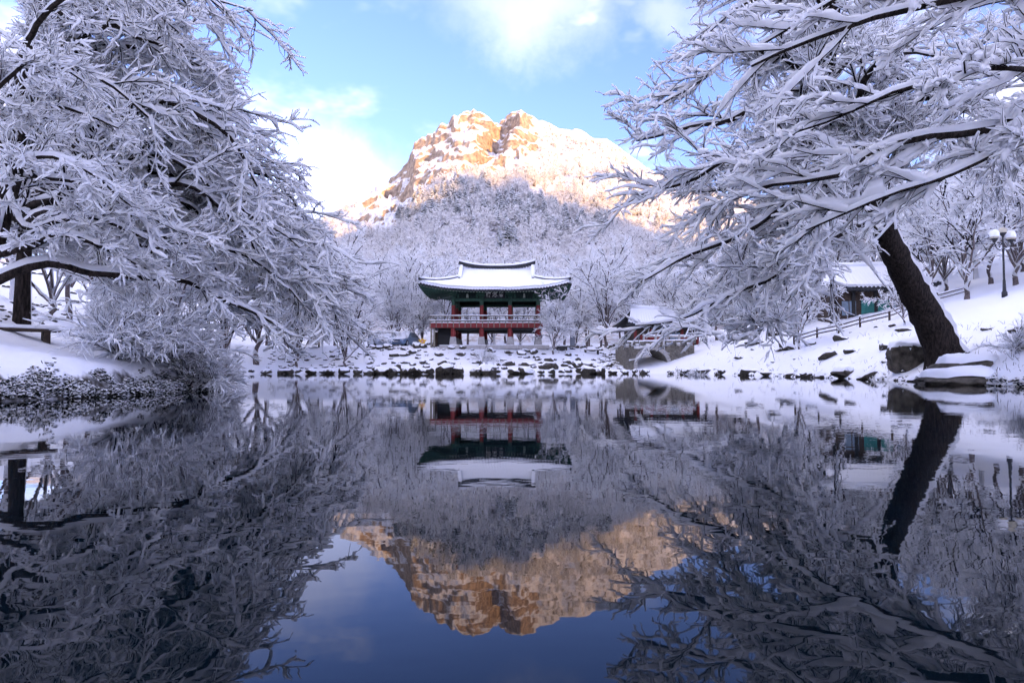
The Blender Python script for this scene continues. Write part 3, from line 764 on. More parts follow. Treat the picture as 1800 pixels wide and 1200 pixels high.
# ---- limbs of a tree standing just outside the frame on the right
def off_right():
    g = np.random.default_rng(404)
    base = np.array([11.9 + 2.2, 10.0, 0.0]); base[2] = Hs(base[0], base[1]) - 0.2
    tr = np.array([base, base + [-0.2, 0, 1.2], base + [-0.6, 0, 2.6], base + [-0.9, 0.1, 4.2], base + [-1.1, 0.2, 6.0], base + [-1.2, 0.3, 7.6]])
    hand = [
        ([None, (1905, 165, 9.8), (1800, 188, 9.5), (1740, 215, 9.3), (1660, 240, 9.2), (1560, 265, 9.2), (1470, 300, 9.3), (1390, 320, 9.5), (1310, 345, 9.8)], 0.15, 0.02, 0.11, 3),
        ([None, (1880, 60, 9.6), (1800, 0, 9.3), (1700, 5, 9.1), (1610, 25, 9.0), (1500, 55, 9.2), (1400, 90, 9.5), (1320, 130, 9.8)], 0.13, 0.018, 0.11, 4),
        ([None, (1900, 230, 9.4), (1790, 250, 9.0), (1690, 290, 8.8), (1600, 320, 8.8), (1500, 350, 9), (1420, 385, 9.4)], 0.08, 0.014, 0.10, 3),
        ([None, (1880, 120, 9.2), (1780, 110, 8.6), (1690, 130, 8.4), (1590, 150, 8.4), (1490, 190, 8.6), (1400, 230, 9)], 0.09, 0.014, 0.11, 3),
        ([None, (1860, -40, 9.6), (1750, -80, 9.2), (1640, -60, 9), (1530, -20, 9.2), (1420, 30, 9.6), (1350, 60, 10)], 0.09, 0.014, 0.10, 4),
    ]
    limbs = []
    for pts, r0, r1, s, k in hand:
        a = np.array(pts[1:], float); p = W(a[:, 0], a[:, 1], a[:, 2])
        limbs.append((np.vstack([tr[k], p]), r0, r1, s))
    lv = [dict(n=15, t0=0.25, len=1.5, tap=0.4, ang=0.50, dang=0.30, flat=0.45, up=0.02, K=8, wig=0.08, grav=-0.012, r=0.016, s=0.105, w=0.062, style='twig', rel=6.5),
          dict(n=6, t0=0.12, len=0.62, tap=0.4, ang=0.55, dang=0.3, flat=0.6, up=0.02, K=5, wig=0.12, grav=-0.012, r=0.011, s=0.075, w=0.040, style='twig', rel=1.3),
          dict(n=5, t0=0.15, len=0.26, tap=0.3, ang=0.65, dang=0.3, flat=0.8, up=0.03, K=3, wig=0.2, grav=-0.01, r=0.006, s=0.046, w=0.023, style='twig')]
    make_tree('broadleaf_tree', tuple(base), tr, (0.34, 0.15), limbs, lv, 9, 'tree reaching in from the side with fat pillows of snow on its boughs', trunk_snow=0.03, keep=in_view)
off_right()

# ------------------------------------------------------------------ trees behind: a few shapes, copied
def proto(name, seed, h, spread, trunk_h, n_limb, lift, lv, r0, label, group, bark='bark_grey', up_lean=0.0):
    g = np.random.default_rng(seed)
    tr = [np.array([0, 0, -0.3])]
    for k in range(1, 5): tr.append(np.array([up_lean * k * 0.25 + 0.06 * g.normal(), 0.06 * g.normal(), trunk_h * k / 4]))
    top = tr[-1] + np.array([0.2 * g.normal(), 0.2 * g.normal(), h * 0.30]); tr.append(top)
    limbs = []
    for k in range(n_limb):
        az = 2 * math.pi * (k * 0.618 + 0.07 * g.normal())
        q = (k + 0.5) / n_limb
        rr = spread * (1.0 - 0.75 * q ** 1.6) * (0.8 + 0.35 * g.random())
        zz = trunk_h * 0.75 + (h - trunk_h * 0.75) * (0.28 + 0.72 * q ** 0.8)
        st = np.array([np.interp(trunk_h * (0.6 + 0.55 * q), [0, trunk_h, trunk_h + h * 0.3], [0, tr[4][c], tr[5][c]]) for c in range(2)] + [trunk_h * (0.6 + 0.55 * q)])
        en = np.array([rr * math.cos(az), rr * math.sin(az), zz])
        mid = st + (en - st) * np.array([0.45, 0.45, 0.62]) + g.normal(size=3) * 0.05 * spread
        limbs.append(([st, st + (mid - st) * 0.5 + [0, 0, lift], mid + [0, 0, lift], en], r0 * (0.5 - 0.2 * q), r0 * 0.08, 0.05))
    return make_tree(name, (0, 0, 0), np.array(tr), (r0, r0 * 0.35, 0.7), limbs, lv, seed, label, 'tree', group, bark=bark, limb_parts=False, trunk_snow=0.02, twig_snow='rime')

def bg_levels(a, b, c, d1=0.012, sc=1.0, droop=-0.02):
    return [dict(n=a, t0=0.15, len=2.4 * sc, tap=0.5, ang=0.65, dang=0.3, flat=0.8, up=0.05, K=5, wig=0.10, grav=droop, r=0.03 * sc, s=0.055, w=0.050, style='flat', rel=5.0 * sc),
            dict(n=b, t0=0.12, len=1.1 * sc, tap=0.4, ang=0.6, dang=0.3, flat=0.8, up=0.04, K=3, wig=0.13, grav=droop, r=0.020 * sc, s=0.055, w=0.045, style='flat', rel=2.0 * sc, frost=0.75),
            dict(n=c, t0=0.15, len=0.60 * sc, tap=0.3, ang=0.6, dang=0.35, flat=0.9, up=0.03, K=2, wig=0.2, grav=droop, r=0.016 * sc, s=0.060, w=0.042, style='flat', frost=1.0)]
GRP = 'snow-covered trees in the wood behind the pavilion'
LBL = 'bare tree coated in snow in the wood behind the pavilion'
pr = [proto('bare_tree', 21, 10.5, 4.6, 2.6, 9, 0.5, bg_levels(11, 6, 3), 0.20, LBL, GRP),
      proto('bare_tree', 22, 9.0, 5.2, 1.8, 9, 0.4, bg_levels(11, 6, 3, droop=-0.04), 0.18, LBL, GRP),
      proto('bare_tree', 23, 12.5, 4.0, 4.0, 9, 0.5, bg_levels(10, 6, 3, droop=0.0), 0.20, LBL, GRP),
      proto('bare_tree', 24, 7.0, 3.6, 1.0, 8, 0.3, bg_levels(9, 6, 3, sc=0.75, droop=-0.05), 0.12, LBL, GRP)]
USED = [False] * 4
def put(kind, x, y, s=1.0, rz=None, label=LBL, group=GRP, z=None, sz=None):
    o = pr[kind] if not USED[kind] else copy_tree(pr[kind]); USED[kind] = True
    o.location = (x, y, (Hs(x, y) if z is None else z) - 0.1); o.rotation_euler = (0, 0, rng.random() * 6.28 if rz is None else rz)
    o.scale = (s, s, s if sz is None else sz)
    o['label'] = label
    if group: o['group'] = group
    elif 'group' in o: del o['group']
    return o
def put_px(kind, px, D, s=1.0, **kw):
    x = (px - CX) / F * D; return put(kind, x, D, s, **kw)

# named ones
put_px(0, 1066, 66, 1.02, rz=0.4, label='tall snow-covered tree with a split dark trunk beside the stone bridge', group=None)
put_px(3, 972, 60.5, 0.85, rz=1.0, label='slender snowy tree standing in front of the pavilion corner', group=None)
put_px(3, 1012, 70, 0.95, label='snowy tree behind the black notice board', group=None)
put_px(2, 724, 70, 0.85, rz=2.0, label='wide snowy tree growing between the cars and the pavilion', group=None)
put_px(2, 689, 66.5, 0.62, label='thin snowy tree standing between the two parked cars', group=None)
put_px(3, 743, 66, 0.80, label='small snowy tree behind the yellow sign', group=None)
put_px(1, 1702, 41, 0.95, rz=0.6, label='snowy tree with fanned dark limbs beside the globe lamp', group=None)
put_px(1, 1590, 38, 0.40, rz=2.6, label='small crooked snowy tree in front of the rail fence', group=None)
put_px(0, 1570, 58, 1.0, label='snowy tree rising behind the teal-walled house', group=None)
GL = 'snow-covered trees on the left slope'; LL = 'snow-covered tree on the slope above the stone wall'
for px, D, k, s in ((205, 27, 1, 0.95), (300, 31, 0, 0.95), (452, 57, 1, 1.55), (520, 61, 1, 1.35), (120, 36, 2, 0.9), (-40, 30, 0, 0.9), (270, 44, 2, 1.0), (395, 50, 0, 1.1), (20, 48, 2, 1.1), (160, 55, 0, 1.2), (590, 66, 0, 1.15), (470, 66, 2, 1.2), (-120, 40, 2, 1.0), (330, 62, 2, 1.2), (232, 38, 3, 1.2), (90, 26, 3, 1.0)):
    put_px(k, px, D, s, label=LL, group=GL)
GR = 'snow-covered trees on the right slope'; LR = 'snow-covered tree on the slope above the rail fence'
for px, D, k, s in ((1790, 44, 1, 1.0), (1640, 47, 0, 0.95), (1890, 40, 0, 0.9), (1720, 58, 2, 1.0), (1460, 62, 0, 1.0), (1380, 56, 1, 0.9), (1310, 60, 3, 1.1), (1640, 66, 0, 1.1), (1540, 72, 2, 1.0), (1840, 60, 2, 1.1), (1240, 66, 1, 0.95), (1420, 76, 0, 1.1), (1330, 80, 2, 1.0), (1760, 76, 0, 1.2), (1920, 70, 2, 1.1), (1180, 72, 0, 0.95), (1405, 44, 3, 0.9), (1665, 52, 1, 0.9), (1745, 50, 0, 0.95), (1800, 54, 1, 1.0), (1850, 50, 0, 0.95), (1700, 66, 0, 1.1), (1780, 64, 1, 1.15), (1600, 64, 1, 1.0), (1500, 66, 1, 1.0), (1690, 84, 2, 1.2), (1590, 86, 0, 1.2), (1810, 88, 0, 1.3), (1480, 88, 0, 1.2), (1260, 84, 0, 1.1)):
    put_px(k, px, D, s, label=LR, group=GR)
# the wood
g = np.random.default_rng(77)
n = 0
for row, (D, step) in enumerate(((80, 62), (92, 56), (106, 50), (122, 48))):
    for px in np.arange(560, 1230, step):
        q = px + g.normal() * 14 + (row % 2) * step / 2
        d = D + g.normal() * 3
        x = (q - CX) / F * d
        zg = Hs(x, d) if d < 104 else max(Hs(x, d), float(mount(np.array([q]), np.array([(d - MD0) / (ridge_D(q) - MD0)]))[2][0]))
        put(int(g.integers(0, 3)), x, d, 0.80 + 0.35 * g.random(), z=zg); n += 1

# far forest on the mountain: one mass, twigs too small to count
def fan_points(N, cond, seed, sc):
    g = np.random.default_rng(seed)
    px = g.uniform(380, 1480, N * 3); u = g.uniform(0.03, 0.97, N * 3) ** 0.8
    x, y, z, rk = mount(px, u)
    x2, y2, z2, _ = mount(px, np.minimum(u + 0.004, 1.0)); sl = (z2 - z) / np.maximum(np.hypot(x2 - x, y2 - y), 1e-3)
    ok = cond(px, u, rk, sl, g)
    P = np.stack([x, y, z - 0.3], -1)[ok][:N]
    return P
def lowtree(seed, h, spread):
    g = np.random.default_rng(seed)
    limbs = []
    for k in range(9):
        az = 2 * math.pi * k * 0.618; q = (k + 0.5) / 9
        en = np.array([spread * (1 - 0.7 * q ** 2) * math.cos(az), spread * (1 - 0.7 * q ** 2) * math.sin(az), h * (0.40 + 0.6 * q)])
        limbs.append(smooth_path([np.array([0, 0, h * 0.15]), en * np.array([0.45, 0.45, 0.75]), en], 6))
    lv = [dict(n=6, t0=0.2, len=h * 0.26, tap=0.4, ang=0.7, dang=0.3, flat=0.8, up=0.05, K=2, wig=0.12, grav=-0.04, r=0.06, s=0.20, w=0.12, style='flat', frost=0.8),
          dict(n=3, t0=0.2, len=h * 0.14, tap=0.3, ang=0.7, dang=0.3, flat=0.8, up=0.03, K=2, wig=0.2, grav=-0.04, r=0.05, s=0.20, w=0.11, style='flat', frost=1.0)]
    parts = crown(np.array(limbs), lv, g)
    L = np.array(limbs); K1 = L.shape[1]; q = np.linspace(1, 0.3, K1)[None] * np.ones((len(L), 1))
    parts.append(sweep(L, 0.10 * q, 0.12 * q, 0.12 * q, 'flat'))
    return join(parts)
def pine(seed, h):
    g = np.random.default_rng(seed)
    n = 150
    q = np.sort(g.random(n)) ** 0.8
    az = g.random(n) * 6.283; ln = h * 0.30 * (1.05 - q) * (0.7 + 0.5 * g.random(n)) + 0.25
    S = np.stack([0 * q, 0 * q, h * (0.16 + 0.82 * q)], -1); D = nrm(np.stack([np.cos(az), np.sin(az), 0.15 + 0 * q], -1))
    P = grow(S, D, ln, 3, 0.08, -0.16, g)
    K1 = 4; N = n
    r = np.full((N, K1), 0.16) * np.array([0.4, 1, 1, 0.3]); s = 0.24 * lump((N, K1), g) * np.array([0.4, 1, 1, 0.4]); w = 0.34 * lump((N, K1), g, 0.6, 1.2) * np.array([0.4, 1.0, 0.9, 0.2])
    a = sweep(P, r * h / 9, s * h / 9, w * h / 9, 'twig')
    tr = sweep(np.array([[[0, 0, -0.3], [0, 0, h * 0.5], [0, 0, h]]], float), np.array([[0.16, 0.1, 0.03]]), np.zeros((1, 3)), np.zeros((1, 3)), 'twig')
    return a, tr

def gn_forest(name, groups, label, cat):
    """one stuff object: points on the slope, each carrying a small frosted tree"""
    P = np.vstack([g_[0] for g_ in groups]); K = np.concatenate([np.full(len(g_[0]), float(i)) for i, g_ in enumerate(groups)])
    me = bpy.data.meshes.new(name); me.from_pydata([tuple(q) for q in P.tolist()], [], [])
    at_ = me.attributes.new('k', 'FLOAT', 'POINT'); at_.data.foreach_set('value', K.astype(np.float32))
    o = tag(link(name, me), label, cat, kind='stuff')
    ng = bpy.data.node_groups.new(name, 'GeometryNodeTree')
    ng.interface.new_socket('Geometry', in_out='INPUT', socket_type='NodeSocketGeometry'); ng.interface.new_socket('Geometry', in_out='OUTPUT', socket_type='NodeSocketGeometry')
    t = NT(ng)
    gi = t.node('NodeGroupInput'); go = t.node('NodeGroupOutput'); jn = t.node('GeometryNodeJoinGeometry')
    na = t.node('GeometryNodeInputNamedAttribute', data_type='FLOAT'); na.inputs['Name'].default_value = 'k'
    for i, (pts, src, smin, smax) in enumerate(groups):
        oi = t.node('GeometryNodeObjectInfo', transform_space='ORIGINAL'); oi.inputs['Object'].default_value = src; oi.inputs['As Instance'].default_value = True
        rv = t.node('FunctionNodeRandomValue', data_type='FLOAT_VECTOR'); rv.inputs[0].default_value = (-0.05, -0.05, 0); rv.inputs[1].default_value = (0.05, 0.05, 6.283); rv.inputs['Seed'].default_value = 10 + i
        rs = t.node('FunctionNodeRandomValue', data_type='FLOAT'); rs.inputs[2].default_value = smin; rs.inputs[3].default_value = smax; rs.inputs['Seed'].default_value = 31 + i
        cm = t.node('FunctionNodeCompare', data_type='FLOAT', operation='EQUAL'); t.l.new(na.outputs[0], cm.inputs[0]); cm.inputs[1].default_value = float(i); cm.inputs['Epsilon'].default_value = 0.1
        ip = t.node('GeometryNodeInstanceOnPoints', {'Points': gi.outputs[0], 'Selection': cm.outputs[0], 'Instance': oi.outputs['Geometry'], 'Rotation': rv.outputs[0], 'Scale': rs.outputs[1]})
        t.l.new(ip.outputs[0], jn.inputs[0])
    t.l.new(jn.outputs[0], go.inputs[0])
    md = o.modifiers.new('scatter', 'NODES'); md.node_group = ng
    return o
WOODG = 'snowy saplings at the foot of the mountain'
srcs = []
for k, (sd, h, sp) in enumerate(((61, 6.5, 3.0), (62, 7.5, 2.8), (63, 5.5, 3.0))):
    V, Q, m = lowtree(sd, h, sp)
    d = 112 + 6 * k; q = 640 + 190 * k
    x = (q - CX) / F * d
    zz = float(mount(np.array([float(q)]), np.array([(d - MD0) / (ridge_D(q) - MD0)]))[2][0])
    s = tag(link('sapling', np_mesh('sapling', V, Q, [M['bark_grey'], M['frost']], m), loc=(x, d, max(zz, Hs(x, d)) - 0.1)), 'snow-covered sapling at the foot of the mountain', 'tree', WOODG)
    srcs.append(s)
groups = []
for k in range(3):
    P = fan_points([1500, 1500, 3000][k], lambda px, u, rk, sl, g, k=k: (rk < 0.35) & (sl < 1.4) & ((u < 0.62 + 0.1 * g.normal(size=len(px))) if k < 2 else (u > 0.42)), 900 + k, 1)
    groups.append((P, srcs[k]) + [(0.8, 1.3), (0.6, 1.1), (0.35, 0.7)][k])
gn_forest('mountain_forest', groups, 'pale frosted forest covering the mountain slope below the cliffs', 'forest')
# pines on the middle slope: individuals
PG = 'snow-laden pines on the lower mountain slope'; PL = 'dark green pine laden with snow on the lower mountain slope'
pp = []
for sd in (71, 72):
    a, tr = pine(sd, 9.0)
    o = empty('pine_tree', (0, 0, 0), 0, PL, 'tree', PG)
    link('crown', np_mesh('crown', a[0], a[1], [M['needle'], M['snow_fine']], a[2]), o)
    link('trunk', np_mesh('trunk', tr[0], tr[1], [M['bark_grey'], M['bark_grey']], tr[2]), o)
    pp.append(o)
g = np.random.default_rng(55)
spots = [(892, 432, 1.3), (880, 445, 1.0), (905, 440, 0.9), (707, 400, 1.2), (700, 385, 1.0), (1155, 395, 1.0)]
for k in range(125):
    q = g.random()
    px = 695 + 370 * q
    spots.append((px, np.interp(px, [690, 800, 900, 1000, 1070], [385, 365, 385, 405, 395]) + g.normal() * 15, 0.7 + 0.5 * g.random()))
for k in range(16): spots.append((700 + 320 * g.random(), 410 + 40 * g.random(), 0.6 + 0.4 * g.random()))
for i, (px, py, s) in enumerate(spots):
    o = pp[i] if i < 2 else copy_tree(pp[i % 2])
    p = mpoint(px, py); o.location = (p[0], p[1], p[2] - 0.4); o.rotation_euler = (0, 0, g.random() * 6.28); o.scale = (s, s, s * (0.9 + 0.3 * g.random()))

# ------------------------------------------------------------------ pavilion
def pavilion():
    XC, YC = -1.50, 65.6
    g0 = Hs(XC, 63.0) + 0.02
    root = empty('pavilion', (XC, YC, g0), math.radians(-1.0), 'two-storey red and green wooden pavilion with snow-covered hipped roof on the far bank', 'pavilion')
    hx, hy = 4.08, 3.05                                     # column grid half sizes
    ZF0, ZF1, ZB0 = 1.78, 2.24, 4.28                        # floor band, lintel bottom
    # stone terrace of long blocks
    x = -5.35; k = 0
    rr = random.Random(4)
    while x < 5.1:
        w = min(rr.uniform(1.1, 1.7), 5.1 - x + 0.01)
        MB().box(x + 0.008, x + w - 0.008, -3.75, -3.05, -0.25, 0.10).build('terrace_block', M['stone'], root, bevel=0.02)
        x += w
    MB().box(-5.34, 5.09, -3.04, 3.7, -0.25, 0.085).build('terrace', M['snow'], root)
    MB().box(-5.36, 5.11, -3.60, -3.06, 0.10, 0.15, tx=0.03, ty=0.03).build('snow', M['snow'], root, bevel=0.02)
    cols = [-hx, -hx / 3, hx / 3, hx]
    for iy, cy in enumerate((-hy, 0.0, hy)):
        for ix, cx in enumerate(cols):
            if iy == 1 and ix in (1, 2): continue
            MB().box(cx - 0.36, cx + 0.36, cy - 0.36, cy + 0.36, 0.08, 0.94, tx=0.10, ty=0.10).build('plinth', M['stone'], root, bevel=0.03)
            MB().tube([(cx, cy, 0.94), (cx, cy, ZF0)], [0.245, 0.235], 16).build('lower_column', M['red'], root, smooth=False)
            c = MB().tube([(cx, cy, ZF1), (cx, cy, 3.95)], [0.20, 0.185], 16).build('upper_column', M['red'], root)
            MB().tube([(cx, cy, 3.951), (cx, cy, 4.55)], [0.192, 0.188], 16).build('column_head', M['green'], c)
    # floor
    fl = MB().box(-6.25, hx + 0.36, -hy - 0.42, hy + 0.42, ZF0 + 0.05, ZF1 - 0.02).build('floor', M['black'], root)
    fr = MB().box(-6.28, hx + 0.40, -hy - 0.47, -hy - 0.425, ZF0, ZF1).build('floor_fascia', M['red'], root)
    MB().box(hx + 0.365, hx + 0.41, -hy - 0.42, hy + 0.42, ZF0, ZF1).build('floor_fascia', M['red'], root)
    MB().box(-6.30, -6.255, -hy - 0.42, hy + 0.42, ZF0, ZF1).build('floor_fascia', M['red'], root)
    MB().box(-6.25, hx + 0.36, -hy - 0.46, -hy - 0.10, ZF1 + 0.002, ZF1 + 0.09, tx=0.03, ty=0.04).build('snow', M['snow'], root, bevel=0.02)
    # railing: brackets over the fascia, rails, snow along the top
    yr = -hy - 0.50
    xs = np.arange(-6.2, hx + 0.45, 0.55)
    for x in xs:
        MB().box(x - 0.035, x + 0.035, yr - 0.05, yr + 0.02, ZF0 + 0.03, ZF1 + 0.18, 0).box(x - 0.03, x + 0.03, yr - 0.06, yr - 0.0, ZF1 + 0.181, ZF1 + 0.62, 0).build('baluster', M['rail_wood'], root)
    for z, r in ((ZF1 + 0.66, 0.045), (ZF1 + 0.22, 0.035)):
        rl = MB().tube([(-6.3, yr - 0.03, z), (hx + 0.5, yr - 0.03, z)], r, 8).build('rail', M['rail_wood'], root)
        MB().box(-6.3, hx + 0.5, yr - 0.075, yr + 0.015, z + r - 0.005, z + r + 0.06, tx=0.02, ty=0.02).build('snow', M['snow'], rl)
    for xx in (-6.28, hx + 0.47):
        MB().tube([(xx, yr, ZF1 + 0.66), (xx, hy + 0.4, ZF1 + 0.66)], 0.045, 8).tube([(xx, yr, ZF1 + 0.22), (xx, hy + 0.4, ZF1 + 0.22)], 0.035, 8).build('rail', M['rail_wood'], root)
    for x in xs[::2]:
        MB().box(x - 0.03, x + 0.03, hy + 0.40, hy + 0.46, ZF1, ZF1 + 0.66).build('baluster', M['rail_wood'], root)
    MB().tube([(-6.3, hy + 0.43, ZF1 + 0.68), (hx + 0.5, hy + 0.43, ZF1 + 0.68)], 0.045, 8).build('rail', M['rail_wood'], root)
    # stair enclosure on the left
    MB().box(-6.22, -6.05, -hy - 0.35, -hy - 0.18, -0.1, ZF0).build('stair_post', M['rail_wood'], root)
    MB().box(-5.95, -5.80, -hy - 0.30, -hy - 0.15, -0.1, ZF0).build('stair_post', M['rail_wood'], root)
    MB().box(-5.75, -4.35, -1.6, 1.6, 0.085, ZF0 + 0.04).build('stair_box', M['black'], root)
    for k in range(7):
        MB().box(-6.2, -5.76, -2.3 + 0.28 * k, -2.02 + 0.28 * k, 0.0, 0.22 + 0.22 * k).build('step', M['wood'], root)
    # beams under the floor, lintels and panels above
    for cy in (-hy, 0.0, hy):
        MB().box(-hx - 0.2, hx + 0.2, cy - 0.12, cy + 0.12, ZF0 - 0.20, ZF0 + 0.045).build('floor_beam', M['black'], root)
    for cy in (-hy, hy):
        MB().box(-hx, hx, cy - 0.09, cy + 0.09, ZB0 + 0.06, ZB0 + 0.33).build('lintel', M['green'], root)
        MB().box(-hx, hx, cy - 0.06, cy + 0.06, ZB0 + 0.335, 5.62).build('frieze', M['green_dark'], root)
    for cx in (-hx, hx):
        MB().box(cx - 0.09, cx + 0.09, -hy + 0.12, hy - 0.12, ZB0 + 0.06, ZB0 + 0.33).build('lintel', M['green'], root)
        MB().box(cx - 0.06, cx + 0.06, -hy + 0.1, hy - 0.1, ZB0 + 0.335, 5.62).build('frieze', M['green_dark'], root)
    MB().box(-hx + 0.1, hx - 0.1, -hy + 0.1, hy - 0.1, 5.2, 5.3).build('ceiling', M['green_dark'], root)
    # brackets and painted panels between them
    for cx in cols:
        b = MB()
        for k, (w, d) in enumerate(((0.22, 0.30), (0.30, 0.52), (0.38, 0.74))):
            b.box(cx - w, cx + w, -hy - d, -hy - 0.095, ZB0 + 0.36 + 0.20 * k, ZB0 + 0.50 + 0.20 * k)
        b.build('bracket', M['green'], root)
    for k in range(9):
        cx = -hx + (k + 0.5) * hx * 2 / 9
        MB().box(cx - 0.12, cx + 0.12, -hy - 0.20, -hy - 0.062, ZB0 + 0.40, ZB0 + 0.78, tx=0.05).build('flower_panel', M['pale_end'] if k % 3 == 1 else M['green'], root)
    # name board
    bd = MB().box(-0.95, 0.95, -0.05, 0.05, -0.31, 0.31).build('name_board', M['black'], root, loc=(-0.05, -hy - 0.95, ZB0 + 0.56))
    bd.rotation_euler = (math.radians(-8), 0, 0)
    for k, ch in enumerate('樓溪雙'):
        cu = bpy.data.curves.new('character', 'FONT'); cu.body = ch; cu.size = 0.50; cu.align_x = 'CENTER'; cu.align_y = 'CENTER'; cu.extrude = 0.008; cu.offset = 0.006
        tmp = bpy.data.objects.new('tmp', cu); COL.objects.link(tmp)
        me = bpy.data.meshes.new_from_object(tmp.evaluated_get(bpy.context.evaluated_depsgraph_get()))
        bpy.data.objects.remove(tmp)
        me.materials.clear(); me.materials.append(M['white_ink'])
        o = link('character', me, bd, ((k - 1) * 0.60, -0.062, 0)); o.rotation_euler = (math.pi / 2, 0, 0)
    # ---- roof
    LR, LX, DY, VG = 3.60, 6.85, 5.45, 0.42
    ZR, ZE, LIFT = 7.72, 5.12, 0.62
    def pf(v): return v * (1.42 - 0.42 * v)
    def z_at(v, u): return ZR - (ZR - ZE) * pf(v) + LIFT * np.abs(u) ** 3 * v ** 2
    def half(v): return np.where(v <= VG, LR, LR + (LX - LR) * (v - VG) / (1 - VG))
    def slope(nx, nv, sgn, dz, rib, v1=1.0, vout=0.0):
        u = np.linspace(-1, 1, nx); v = np.linspace(0, v1, nv)
        Vv, Uu = np.meshgrid(v, u, indexing='ij')
        X = Uu * half(Vv); Y = sgn * (Vv * (DY + vout) + 0.22 * np.abs(Uu) ** 3 * Vv ** 2)
        Z = z_at(Vv, Uu) + dz + rib * (np.cos(np.pi * X / 0.27) ** 2 * sstep(0.1, 0.9, Vv) + 1.6 * fbm(X * 1.1, Y * 1.1, oct=4, seed=6))
        return X, Y, Z
    def side(nx, nv, sgn, dz, rib):
        w = np.linspace(0, 1, nv); u = np.linspace(-1, 1, nx)
        Wv, Uu = np.meshgrid(w, u, indexing='ij')
        v = VG + (1 - VG) * Wv
        Y = Uu * v * DY; X = sgn * (LR - 0.35 * (1 - Wv) + (LX - LR) * Wv + 0.22 * np.abs(Uu) ** 3 * v ** 2)
        Z = z_at(v, Uu) + dz + rib * np.cos(np.pi * Y / 0.27) ** 2 * sstep(0.1, 0.9, Wv)
        return X, Y, Z
    def solid(surf, th, flip):
        """thick sheet: top at surf, bottom th lower"""
        X, Y, Z = surf; nv, nx = X.shape
        top = np.stack([X, Y, Z], -1).reshape(-1, 3); bot = top - [0, 0, th]
        ii, jj = np.meshgrid(np.arange(nv - 1), np.arange(nx - 1), indexing='ij')
        Q = np.stack([ii * nx + jj, ii * nx + jj + 1, (ii + 1) * nx + jj + 1, (ii + 1) * nx + jj], -1).reshape(-1, 4)
        n = nv * nx
        rim = np.concatenate([np.arange(nx), np.arange(1, nv) * nx + nx - 1, (nv - 1) * nx + np.arange(nx - 2, -1, -1), np.arange(nv - 2, -1, -1) * nx])
        r2 = rim; R = np.stack([r2[:-1], r2[1:], r2[1:] + n, r2[:-1] + n], -1)
        return np.vstack([top, bot]), np.vstack([Q, Q[:, ::-1] + n, R])
    roof = link('roof', np_mesh('roof', *solid(slope(61, 14, -1, 0.0, 0.0), 0.10, 0), M['tile'], smooth=False), root)
    link('tile_slope', np_mesh('tile_slope', *solid(slope(61, 14, 1, 0.0, 0.0), 0.10, 0), M['tile'], smooth=False), roof)
    for s_ in (-1, 1): link('tile_slope', np_mesh('tile_slope', *solid(side(41, 9, s_, 0.0, 0.0), 0.10, 0), M['tile'], smooth=False), roof)
    TS = 0.30
    for s_ in (-1, 1):
        link('snow', np_mesh('snow', *solid(slope(301, 18, s_, TS, 0.05, vout=0.06), 0.26, 0), M['snow']), roof)
        link('snow', np_mesh('snow', *solid(side(201, 10, s_, TS, 0.05), 0.26, 0), M['snow']), roof)
        v = np.linspace(0.0, VG, 7)                              # gable wall
        pts = [(s_ * (LR - 0.38), -q * DY, float(z_at(q, 0)) - 0.05) for q in v[::-1]] + [(s_ * (LR - 0.38), q * DY, float(z_at(q, 0)) - 0.05) for q in v[1:]]
        n = len(pts); MB().add(pts + [(p[0] - s_ * 0.08, p[1], p[2]) for p in pts], [tuple(range(n)), tuple(range(2 * n - 1, n - 1, -1))] + [(i, (i + 1) % n, (i + 1) % n + n, i + n) for i in range(n)]).build('gable', M['red'], roof)
    # tile ends along the eaves, rafters beneath
    te, rf, rt = MB(), MB(), MB()
    for s_ in (-1, 1):
        for x in np.arange(-LX + 0.05, LX - 0.02, 0.27):
            u = abs(x / LX); y = s_ * (DY + 0.22 * u ** 3 + 0.02); z = float(z_at(np.array(1.0), np.array(u))) + 0.02
            te.tube([(x, y - s_ * 0.35, z + 0.08), (x, y + s_ * 0.06, z)], 0.085, 8)
            zi = 5.66
            rf.tube([(x, y - s_ * 0.10, z - 0.17), (x * 0.80, s_ * (hy + 0.02), zi)], [0.06, 0.07], 6)
            rt.tube([(x, y - s_ * 0.085, z - 0.172), (x, y - s_ * 0.098, z - 0.168)], 0.045, 6)
        for yv in np.arange(-DY + 0.25, DY - 0.2, 0.27):
            u = abs(yv / DY); xx = s_ * (LX + 0.22 * u ** 3 + 0.02); z = float(z_at(np.array(1.0), np.array(u))) + 0.02
            te.tube([(xx - s_ * 0.35, yv, z + 0.08), (xx + s_ * 0.06, yv, z)], 0.085, 8)
            rf.tube([(xx - s_ * 0.10, yv, z - 0.17), (s_ * (hx + 0.02), yv * 0.7, 5.66)], [0.06, 0.07], 6)
    te.build('tile_ends', M['tile'], roof)['kind'] = 'stuff'
    rf.build('rafters', M['green'], roof)['kind'] = 'stuff'
    rt.build('rafter_tips', M['pale_end'], roof)['kind'] = 'stuff'
    # soffit boards
    for s_ in (-1, 1):
        u = np.linspace(-1, 1, 41); uu = np.stack([u, u])
        xo = u * (LX - 0.05); yo = s_ * (DY - 0.06 + 0.2 * np.abs(u) ** 3); zo = z_at(np.ones(41), u) - 0.115
        V = np.vstack([np.stack([xo, yo, zo], -1), np.stack([u * hx, np.full(41, s_ * hy), np.full(41, 5.70)], -1)])
        link('soffit', np_mesh('soffit', V, np.array([(i, i + 1, 41 + i + 1, 41 + i) for i in range(40)]), M['green_dark']), roof)
        yo = u * (DY - 0.05); xo = s_ * (LX - 0.06 + 0.2 * np.abs(u) ** 3)
